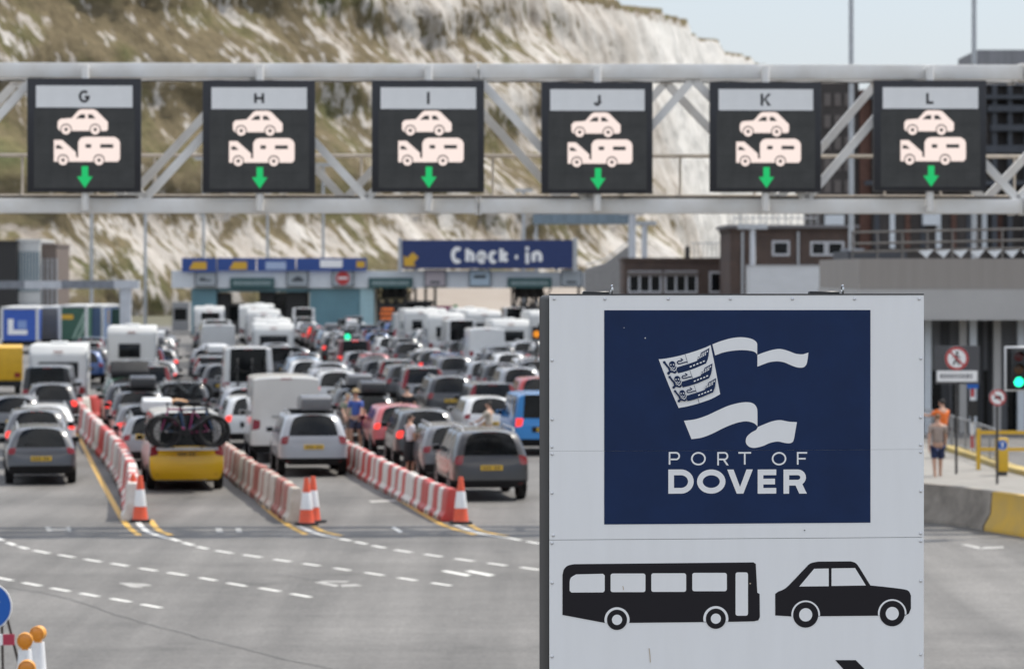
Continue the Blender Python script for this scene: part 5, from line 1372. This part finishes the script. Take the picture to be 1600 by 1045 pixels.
def guard(p0, p1, h, nb, m, name, lab, r=.02, bars=True):
    t = thing(name, lab, 'railing', tuple(p0)); q = p1 - p0
    for zz in (h, .18): MB().tube([(0, 0, zz), (q.x, q.y, q.z + zz)], r * 1.3, m, 6).build('rail', t, True)
    mb = MB()
    if bars:
        for i in range(nb): v = q * (i + .5) / nb; mb.tube([(v.x, v.y, .18), (v.x, v.y, h)], r * .6, m, 5)
        mb.build('bars', t)
    for f_ in (0, .5, 1): v = q * f_; MB().tube([(v.x, v.y, -.02), (v.x, v.y, h + .04)], r * 1.5, m, 6).build('post', t, True)
GRG = M('grey guard rail', (.24, .24, .24), .5, var=.15)
up = Vector((0, 0, .13))
guard(GP(1430, 690) + up, GP(1486, 708) + up, 1.0, 12, GRG, 'guard_rail', 'grey pedestrian guard rail beside the walking woman'); guard(GP(1488, 709) + up, GP(1530, 724) + up, 1.0, 12, GRG, 'guard_rail', 'grey pedestrian guard rail meeting the yellow rail'); guard(GP(1532, 725) + up, GP(1562, 738) + up, 1.0, 10, GRG, 'guard_rail', 'grey pedestrian guard rail running behind the yellow bollard')
yr = thing('yellow_railing', 'yellow two bar railing right of the grey guard rail', 'railing', tuple(GP(1526, 741) + up)); 
for zz in (.95, .5): MB().box((0, 0, zz), (4.2, .06, zz + .09), YELS).build('rail', yr)
for xx in (0, 2.1, 4.1): MB().box((xx, -.02, 0), (xx + .10, .08, 1.1), YELS).build('post', yr)
# keep left bollard
p = GP(1569, 752) + Vector((0, .4, .13)); d = p.y
kb = thing('bollard', 'yellow square bollard with a round blue arrow sign', 'bollard', tuple(p))
MB().box((-.16, -.1, .10), (.16, .12, .98), YELS).build('shell', kb, True, .03, 2); MB().box((-.13, -.08, 0), (.13, .1, .11), DARKST).build('base', kb)
F = Flat(.10, .002); BLU = M('mandatory blue', (.006, .10, .42), .4); F.disc((0, .80), .135, SIGNW); F.disc((0, .80), .125, BLU); F.poly([(-.015, .72), (.015, .72), (.015, .83), (.05, .80), (0, .89), (-.05, .80), (-.015, .83)], SIGNW); F.build('arrow_disc', kb)
# traffic light
d = 66.0; tl = thing('traffic_light', 'traffic light showing green on a white edged black board', 'traffic light', (WX(1588, d), d, 0)); z0, z1 = WZ(611, d), WZ(541, d)
MB().box((-.24, 0, z0), (.28, .04, z1), SIGNW).build('board_edge', tl, True, .01, 1); MB().box((-.205, -.012, z0 + .035), (.245, .0, z1 - .035), M('black backing board', (.012, .012, .012), .5)).build('backing_board', tl)
MB().box((-.12, -.20, z0 + .08), (.16, -.013, z1 - .06), M('signal housing', (.014, .014, .014), .5)).build('housing', tl, True, .02, 2)
for i, (nm, m) in enumerate((('green_lamp', M('lit green signal', (.02, .95, .48), .4, emit=1.3)), ('amber_lamp', M('amber lens off', (.10, .045, .01), .3)), ('red_lamp', M('red lens off', (.08, .008, .008), .3)))):
    z = z0 + .20 + i * .26; o = MB().lathe([(.001, -.215), (.07, -.212), (.10, -.202)], m, 20, c=(.02, 0, z), axis='y').build(nm, tl, True)
    a = [( .02 + .115 * math.cos(R(t)), z + .115 * math.sin(R(t))) for t in range(10, 171, 20)]
    hd = MB(); 
    for (x0, za), (x1, zc) in zip(a[:-1], a[1:]): hd.add([(x0, -.20, za), (x1, -.20, zc), (x1, -.36, zc), (x0, -.36, za)], [(0, 1, 2, 3)], DARKI)
    hd.build('visor', o)
mb = MB().tube([(.62, .10, 0), (.62, .10, z1)], .055, DARKST, 10); mb.bar((.2, .08, z1 - .2), (.62, .08, z1 - .2), .05, .05, DARKST); mb.bar((.2, .08, z0 + .2), (.62, .08, z0 + .2), .05, .05, DARKST); mb.build('post', tl, True)
# round signs
def round_sign(px, py, d, rad, lab, kind, panel=None):
    t = thing('round_sign', lab, 'sign', (WX(px, d), d, 0)); z = WZ(py, d)
    MB().tube([(0, .10, 0), (0, .10, z + rad)], .035, DARKST, 8).build('post', t, True)
    if panel:
        a0, a1, b0, b1 = panel; MB().box((WX(a0, d) - WX(px, d), .03, WZ(b1, d)), (WX(a1, d) - WX(px, d), .06, WZ(b0, d)), M('grey sign backing', (.075, .075, .08), .5)).build('backing_panel', t)
    MB().lathe([(rad, .0), (rad, .025)], SIGNW, 32, c=(0, 0, z), axis='y').build('disc', t)
    F = Flat(.003, .001); F.disc((0, z), rad * .99, REDS); F.disc((0, z), rad * .78, SIGNW)
    k = rad
    if kind == 'ped':
        F.disc((.02 * k, z + .48 * k), .13 * k, INK, 16); F.stroke([(0, z + .30 * k), (-.05 * k, z - .05 * k), (-.30 * k, z - .52 * k)], .15 * k, INK); F.stroke([(-.03 * k, z - .05 * k), (.2 * k, z - .55 * k)], .13 * k, INK); F.stroke([(-.32 * k, z + .05 * k), (0, z + .28 * k), (.30 * k, z + .02 * k)], .10 * k, INK)
    else: F.poly([(-.42 * k, z - .15 * k), (-.42 * k, z + .05 * k), (-.1 * k, z + .25 * k), (.25 * k, z + .22 * k), (.45 * k, z + .05 * k), (.45 * k, z - .15 * k)], INK)
    F.stroke([(-.58 * k, z + .58 * k), (.58 * k, z - .58 * k)], .16 * k, REDS); F.build('symbol', t)
    return t, z
t, z = round_sign(1495, 560, 84.0, .31, 'round no pedestrians sign on grey board above a white plate', 'ped', (1462, 1531, 540, 600))
d = 84.0; MB().box((WX(1464, d) - WX(1495, d), -.01, WZ(596, d)), (WX(1527, d) - WX(1495, d), .028, WZ(579, d)), SIGNW).build('text_plate', t)
F = Flat(.0125); xx = -.44
while xx < .42: ww = rnd.uniform(.04, .1); F.rect(xx, WZ(591, d), xx + ww, WZ(584, d), M('grey plate lettering', (.25, .25, .26), .5)); xx += ww + .025
F.build('plate_lettering', t)
round_sign(1559, 621, 80.0, .21, 'small round red ringed vehicle ban sign on a thin post', 'car')
t = thing('blue_sign', 'small blue rectangular sign on a striped post', 'sign', (WX(1520, 92), 92, 0)); MB().box((-.16, 0, WZ(607, 92)), (.16, .03, WZ(597, 92)), BLU).build('panel', t); mb = MB()
for i in range(6): mb.tube([(0, .08, i * .37), (0, .08, i * .37 + .37)], .05, (SIGNW, REDS, SIGNW, DARKST)[i % 4], 8)
mb.box((-.12, -.1, 1.3), (.12, .02, 1.75), DARKI); mb.build('post', t, True)

# ------------------------------------------------------------------ near left corner: keep left sign and lamp cones
d = 40.0; ks_ = thing('keep_left_sign', 'round blue keep left sign on a dark frame at left edge', 'sign', (WX(-19, d), d, 0)); z = WZ(947, d); rr_ = 37.5 / FPX * d
MB().lathe([(rr_, 0), (rr_, .02)], SIGNW, 48, c=(0, 0, z), axis='y').build('disc_rim', ks_); F = Flat(.003); F.disc((0, z), rr_ * .955, BLU, 48)
F.poly([( .155 * math.cos(R(a)) + rr_ * 0, z) for a in (0,)] * 0 + [(-.17, z - .17), (-.17, z + .02), (-.11, z - .04), (.04, z + .11), (.16, z - .22), (.155, z - .115), (.03, z - .02 + .06), (-.05, z - .10), (.0, z - .17)][:0] or [(-.16, z - .16), (-.16, z + .04), (-.10, z - .02), (.06, z + .15), (.15, z + .06), (-.01, z - .10), (.05, z - .16)], SIGNW)
F.build('arrow_face', ks_); FRM = M('dark brown frame steel', (.05, .038, .03), .6, var=.3, scale=6)
for a, c in ((.165, .175), (.22, .30), (-.2, -.28)): MB().tube([(a, .05, z - .1), (c + (c - a) * 1.5, .05 + (.5 if a == .22 else .0), 0)], .017, FRM, 8).build('leg', ks_, True)
mb = MB().box((.19 - .0, -.02, WZ(1007, d)), (.335, -.0, WZ(990, d)), M('crimson board film', (.42, .035, .07), .45)); mb.box((-.5, -.02, WZ(1007, d)), (.189, -.0, WZ(990, d)), SIGNW); mb.build('striped_board', ks_)
AMBL, n, l, b = nodes_of('amber lamp lens')
vz = n.new('ShaderNodeTexVoronoi'); vz.inputs['Scale'].default_value = 70; tcx = n.new('ShaderNodeTexCoord'); l.new(tcx.outputs['Object'], vz.inputs['Vector'])
b.inputs['Base Color'].default_value = (.70, .24, .01, 1); b.inputs['Roughness'].default_value = .2; b.inputs['Coat Weight'].default_value = .5; bp = n.new('ShaderNodeBump'); bp.inputs['Strength'].default_value = .6; bp.inputs['Distance'].default_value = .004; l.new(vz.outputs[0], bp.inputs['Height']); l.new(bp.outputs[0], b.inputs['Normal'])
AMBC = M('amber lamp casing', (.72, .30, .02), .4, coat=.3)
def lamp_cone(px, py, d, rad, lab, rz):
    z = WZ(py, d); t = thing('lamp_cone', lab, 'lamp cone', (WX(px, d), d, 0), rz, 'amber lamp cones in the near left corner')
    MB().lathe([(.17, .05), (.13, .25), (.075, z - rad * 1.15)], REFW, 28).build('cone_body', t, True); MB().box((-.22, -.22, 0), (.22, .22, .06), TRIM).build('base', t, True, .02, 2)
    L_ = MB().lathe([(rad * .86, -.052), (rad * .70, -.058), (rad * .35, -.062), (.001, -.064)], AMBL, 32, c=(0, 0, z), axis='y').build('lens', t, True)
    MB().lathe([(rad * .87, -.050), (rad * .93, -.062), (rad, -.055), (rad, .055), (rad * .93, .062), (rad * .5, .066), (.001, .068)], AMBC, 32, c=(0, 0, z), axis='y', caps=False).build('casing', t, True)
    MB().box((-rad * .42, -.045, z - rad * 1.45), (rad * .42, .045, z - rad * .85), AMBC).build('battery_box', t, True, .012, 2)
lamp_cone(39, 1000, 37.6, .092, 'white cone with amber lamp, in front of the one leaning right', R(6)); lamp_cone(59.5, 989, 38.3, .090, 'white cone with amber lamp standing furthest right of its cluster', R(-10)); lamp_cone(42, 1044, 34.5, .095, 'white cone with the lowest, nearest amber lamp at the bottom edge', R(4))
# ------------------------------------------------------------------ the queues
LX0 = [-10.24, -6.69, -3.2, .27, 3.6, 7.2, 10.8, 14.4, 18.0, 21.6, 25.2, 28.8, 32.4, 36.0]
LSL = [-.152, -.147, -.138, -.13, -.12] + [-.125] * 9
BEND, FAR = 117.0, -.098          # the lanes swing a little to the right where the barrier row ends
def lane_x(k, d): return LX0[k] + LSL[k] * (min(d, BEND) - 70) + FAR * max(0, d - BEND) - (1.0 * min(1, max(0, (d - 122) / 22)) if k > 1 else 0)
def lane_rz(k, d=0): return math.atan(-(LSL[k] if d < BEND else FAR))
PAL = {'black': (.012, .012, .014), 'charcoal': (.035, .036, .04), 'dark grey': (.055, .056, .06), 'grey': (.105, .108, .117), 'silver': (.24, .25, .265), 'pale silver': (.33, .34, .36), 'white': (.62, .62, .61),
       'navy': (.018, .03, .08), 'blue': (.03, .09, .28), 'bright blue': (.01, .20, .52), 'red': (.33, .02, .022), 'dark red': (.14, .012, .018), 'pale blue': (.25, .33, .42), 'beige': (.36, .31, .24), 'green': (.03, .08, .05), 'pink red': (.48, .10, .11)}
QUE = ["the grey estate's leftmost queue", "the yellow camper's queue", "silver roof-box SUV's queue", "the charcoal SUV's queue", "the blue van's queue", "the red hatchback's queue"]
def qname(k): return QUE[k] if k < 6 else "%s lane past the red hatchback" % ORD[k - 6]
BOXN = {'black': 'black', 'grey': 'dark grey', 'white': 'white'}
def lab_of(colname, kind, box, i, k):
    kind = kind.replace(' car', '')
    return '%s %s%s, %s from back of %s' % (colname, kind, ' with %s roofbox' % box if box else '', nth(i), qname(k))
GRP = 'vehicles queuing for the ferry'
# explicit rear vehicles: lane -> list of (d, kind, colour, box, lit, label or None, dx)
EXP = {
 0: [(81.6, 'estate car', (.072, .075, .085), None, 0, 'grey estate car with yellow number plate at the back of the leftmost queue', 0),
     (88.6, 'crossover', 'grey', None, 2, 'grey crossover with red brake lights lit, just ahead of the grey estate', -.1), (94.6, 'estate car', 'white', None, 1, None, .2), (102.0, 'estate car', 'grey', None, 0, None, -.75),
     (109.5, 'crossover', 'dark grey', None, 1, None, .5), (118.5, 'passenger van', 'black', None, 0, None, .3), (126.0, 'caravan', 'white', None, 0, 'cream caravan with wide dark rear window behind the black van', .4)],
 1: [(79.4, 'camper van', (.80, .47, .006), None, 0, 'yellow tailed camper van with a bicycle rack at the back of its queue', 0),
     (88.2, 'estate car', 'silver', 'white', 0, None, -.5), (95.0, 'hatchback', 'grey', None, 1, None, -.55), (101.2, 'SUV', 'dark grey', 'black', 0, None, -.5), (107.8, 'SUV', 'charcoal', None, 1, None, -.6),
     (114.5, 'SUV', 'green', None, 0, 'dark green off-roader carrying a folded roof tent in the camper queue', -.5), (121.5, 'hatchback', 'white', None, 1, None, -.3), (129.0, 'people carrier', 'black', None, 1, None, .2),
     (135.6, 'SUV', 'black', None, 0, None, -.3), (142.0, 'estate car', 'silver', None, 1, None, .4), (150.0, 'motorhome', 'white', None, 0, 'tall white motorhome beyond the off-roader in the camper queue', -1.0)],
 2: [(84.9, 'SUV', 'pale silver', 'grey', 0, 'silver SUV with a grey roof box at the back of its queue', 0), (91.2, 'large van', (.60, .585, .55), None, 0, 'plain white windowless van just ahead of the silver SUV', -.3),
     (98.2, 'crossover', 'white', None, 1, None, -.85), (104.2, 'SUV', 'pale silver', None, 2, None, -.7), (120.0, 'high roof van', 'white', None, 0, 'white high roof van with three bicycles hung on its back', .1)],
 3: [(75.8, 'SUV', (.026, .024, .025), None, 0, 'charcoal SUV at the head of the barrier by the single cone', 0), (82.4, 'estate car', 'grey', None, 0, None, -.1), (88.6, 'crossover', 'charcoal', None, 1, None, -.2), (94.8, 'hatchback', 'pink red', None, 2, None, -.3),
     (102.3, 'estate car', 'black', 'black', 0, None, -.55), (109.5, 'estate car', 'charcoal', 'grey', 0, None, -.4)],
 4: [(94.7, 'small van', 'bright blue', None, 1, 'bright blue van half hidden behind the port sign', .35), (101.0, 'hatchback', 'white', None, 0, None, -.55), (108.6, 'people carrier', 'grey', None, 1, None, .4), (115.6, 'SUV', 'charcoal', None, 0, None, -.3)],
 5: [(120.0, 'hatchback', 'red', None, 1, 'red hatchback peeping out beside the port sign', .0)],
}
PITCH = lambda d: 6.15 + max(0, (d - 130)) * .012
KINDS = [('hatchback', 26), ('estate car', 16), ('SUV', 22), ('crossover', 18), ('people carrier', 9), ('saloon', 4), ('small van', 3), ('camper van', 1), ('passenger van', 4)]
COLS = [('black', 22), ('charcoal', 14), ('dark grey', 14), ('grey', 13), ('silver', 18), ('pale silver', 9), ('white', 15), ('navy', 4), ('blue', 4), ('red', 4), ('dark red', 2), ('pale blue', 2), ('beige', 1)]
def pick(tab):
    t = rnd.uniform(0, sum(w_ for _, w_ in tab))
    for v, w_ in tab:
        t -= w_
        if t <= 0: return v
    return tab[-1][0]
ENDS = [196, 206, 240] + [262] * 12
nveh = 0
for k in range(14):
    i = 0; d = None; last = None
    for (dd, kind, cn, box, lit, lab, dx) in EXP.get(k, []):
        c = PAL[cn] if isinstance(cn, str) else cn
        put_vehicle(kind, lane_x(k, dd) + dx, dd, lane_rz(k, dd) + rnd.uniform(-.015, .015), c, lab or lab_of(cn, kind, box, i, k), GRP, near=dd < 150, rims=dd < 100, lit=lit, box=box)
        i += 1; d = dd + TEMPL[kind]['L'] + rnd.uniform(1.1, 1.9)
    if d is None:
        d = 100.0                                              # first place whose tail shows left of the port sign
        while lane_x(k, d) - 1 > .0084 * d: d += 1
    while d < ENDS[k]:
        if k == 0 and 132 < d < 146: d = 150.0
        kind = pick(KINDS)
        if k > 1 and d > 128 and rnd.random() < (.02 if d < 168 else .26 if d < 215 else .20): kind = rnd.choice(['motorhome', 'motorhome', 'caravan', 'large van', 'high roof van'])
        if kind in ('motorhome', 'caravan', 'large van', 'high roof van'): cn = 'white'
        else: cn = pick(COLS)
        box = rnd.choice(['black', 'black', 'grey', 'white']) if (kind in ('hatchback', 'estate car', 'SUV', 'crossover', 'people carrier') and rnd.random() < .16) else None
        tint = rnd.uniform(.8, 1.15)
        put_vehicle(kind, lane_x(k, d) + rnd.uniform(-.45, .45), d, lane_rz(k, d) + rnd.uniform(-.025, .025), tuple(v * tint for v in PAL[cn]), lab_of(cn, kind, box, i, k), GRP, near=d < 150, rims=False, lit=1 if rnd.random() < .17 else 0, box=box)
        i += 1; nveh += 1
        d += TEMPL[kind]['L'] + (1.0 if d < 165 else 1.3) + rnd.uniform(-.3, .8)
# roof tent on the off-roader
x_, d_ = lane_x(1, 114.5) - .5, 114.5
t = thing('roof_tent', 'black folded roof tent strapped on the dark green off-roader', 'roof tent', (x_, d_ + .5, 1.72), lane_rz(1)); TNT = M('black tent canvas', (.02, .02, .021), .8, var=.3)
MB().prism_x([(0, 0), (0, .16), (.35, .52), (1.3, .48), (1.9, .12), (1.9, 0)], -.68, .68, TNT).build('cover', t, True, .05, 2); MB().box((-.66, .05, -.06), (.66, 1.85, -.002), TRIM).build('base', t)
# extra SUV between two queues carrying bikes, and yellow wagon
put_vehicle('SUV', -11.25, 110.0, lane_rz(1), PAL['dark grey'], 'dark grey SUV with black bicycles on its tail, between two queues', GRP, near=True, rims=False)
def rackmat(x, d, z, rz, tilt=0.): return Matrix.Translation((x, d, z)) @ Matrix.Rotation(rz, 4, 'Z') @ Matrix.Rotation(tilt, 4, 'X')
def bike_rack(lab, x, d, z, rz):
    t = thing('bike_rack', lab, 'bike rack', (x, d, z), rz)
    mb = MB()
    for xx in (-.35, .35): mb.tube([(xx, .06, .78), (xx, -.22, .10), (xx, -.62, .06)], .018, TRIM, 6)
    mb.build('arms', t); MB().box((-.75, -.66, .03), (.75, -.08, .07), STEELG).build('tray', t)
r1_ = lane_rz(1); vx, vd = lane_x(1, 79.4), 79.4
fw = Vector((-math.sin(r1_), math.cos(r1_), 0))
bike_rack('silver bicycle rack fixed on the yellow camper tailgate', vx, vd, 1.02, r1_)
for i, (c, lab, off) in enumerate((((.02, .02, .022), 'black bicycle, nearest the camera on the yellow camper rack', -.5), ((.30, .02, .12), 'dark bicycle with magenta frame in the middle of the camper rack', -.33), ((.03, .10, .22), 'blue framed bicycle against the tailgate on the camper rack', -.17))):
    p = Vector((vx, vd, 1.13)) + fw * off
    bicycle(lab, c, rackmat(p.x + (.06, -.05, .03)[i], p.y, p.z, r1_ + (math.pi if i == 1 else 0)) @ Matrix.Scale(1.12, 4), 'bicycles on the yellow camper')
for i in range(2):
    p = Vector((-11.25, 110.0, .95)) + fw * (-.3 - .2 * i); bicycle(('black bicycle on the tail of the dark grey SUV between queues', 'second black bicycle, outermost behind the dark grey SUV')[i], (.025, .03, .03), rackmat(p.x + .1 * i, p.y, p.z, lane_rz(1) + math.pi * i), 'bicycles on the dark grey SUV')
bike_rack('dark bicycle rack on the dark grey SUV between queues', -11.25, 110.0, .9, lane_rz(1))
hx, hd = lane_x(2, 120) + .1, 120.0; r2_ = lane_rz(2, 120)
for i, xx in enumerate((-.42, .12, .62)):
    q = Matrix.Translation((hx, hd, 0)) @ Matrix.Rotation(r2_, 4, 'Z') @ Matrix.Translation((xx, -.22 - .33, .62 + .72)) @ Matrix.Rotation(R(90), 4, 'Z') @ Matrix.Rotation(R(-88), 4, 'Y') @ Matrix.Translation((0, 0, -.33))
    bicycle(('leftmost', 'middle', 'rightmost')[i] + ' of three black bicycles hung upright on the white high roof van', (.02, .022, .02), q, 'bicycles on the high roof van')
bike_rack('upright bicycle rack on the white high roof van', hx, hd, 1.1, r2_)
# yellow wagon and orange bundle
d = 140.0; t = thing('yellow_lorry', 'low yellow box lorry cut by the left edge beyond the black van', 'lorry', (WX(-8, d), d, 0), lane_rz(0))
YL = M('lorry yellow', (.58, .33, .01), .5, var=.12); MB().box((-1.2, 0, .7), (1.2, 6, WZ(543, d)), YL).build('box_body', t, True, .03, 2); MB().box((-1.15, -.05, .45), (1.15, .4, .7), TRIM).build('bumper', t)
for s_ in (-1, 1): MB().box((s_ * .85, -.03, .85), (s_ * 1.1, .03, 1.05), TAIL).build('tail_light', t)
for y in (1.2, 5.): 
    for s_ in (-1, 1): MB().lathe([(.40, -.13), (.42, -.1), (.42, .1), (.40, .13)], RUBBER, 18, c=(s_ * .98, y, .42), axis='x').build('wheel', t, True)
kx, kd = -9.9, 97.5
t = thing('bundle', 'orange bundle strapped on a roof behind the white roof box', 'bundle', (lane_x(1, 95) + .25, 95.6, 1.50), lane_rz(1) - R(55)); t.scale = (.42, .42, .42); mb = MB(); KO = M('kayak orange', (.48, .24, .09), .5, var=.1)  # vague orange shape, taken for a bundle strapped on the roof
mb.lathe([(.001, -1.2), (.12, -.95), (.22, -.4), (.24, .2), (.16, .9), (.001, 1.4)], KO, 14, c=(0, 0, .14), axis='y'); mb.build('hull', t, True); MB().lathe([(.15, .26), (.19, .30), (.19, .34)], TRIM, 14).build('top_ring', t)

# ------------------------------------------------------------------ people
def pp(px, py, dz=0): v = GP(px, py); return (v.x, v.y, dz)
person('woman in white top and black skirt standing by the grey estate', pp(641, 746), R(-65), (.62, .60, .64), (.012, .012, .014), (.03, .02, .015), skirt=True, stride=.03, arm=(5, 42), height=1.68)
person('man in blue shirt and straw hat beside the barrier', pp(556, 700), R(160), (.05, .10, .34), (.06, .07, .12), (.06, .04, .03), stride=.06, arm=(15, 20), height=1.76, hat=(.45, .33, .18))
person('child in bright pink top beside the man in blue', pp(569, 700), R(150), (.62, .06, .17), (.10, .10, .14), (.09, .05, .03), stride=.05, arm=(5, 5), height=1.22)
person('person in patterned green top standing behind the barrier end', pp(543, 696), R(-150), (.22, .24, .17), (.16, .14, .12), (.30, .20, .10), stride=.05, arm=(25, 8), height=1.62)
person('man in black vest standing among the cars', pp(636, 690), R(20), (.012, .012, .013), (.04, .045, .06), (.02, .015, .012), stride=.04, arm=(-12, -12), height=1.80)
person('person in cream top bending near the white hatchback', pp(764, 716), R(70), (.50, .44, .36), (.05, .05, .06), (.03, .022, .018), stride=.08, arm=(30, 40), height=1.66)
person('person in grey cap beside the white high roof van', pp(444, 690 - 28), R(-20), (.13, .14, .18), (.05, .05, .07), (.05, .04, .03), stride=.05, arm=(8, 8), height=1.74, hat=(.45, .45, .46))
person('woman in beige top and navy shorts walking away on the pavement', pp(1465, 752), R(4), (.34, .27, .23), (.018, .03, .085), (.20, .11, .055), stride=.10, arm=(18, -18), height=1.76, shoes=(.5, .48, .46))
person('worker in orange jacket with dark hair ahead of the walking woman', pp(1472, 722), R(35), (.78, .17, .03), (.05, .05, .055), (.02, .016, .014), stride=.08, arm=(10, 62), height=1.80, longleg=True, mass=1.15)
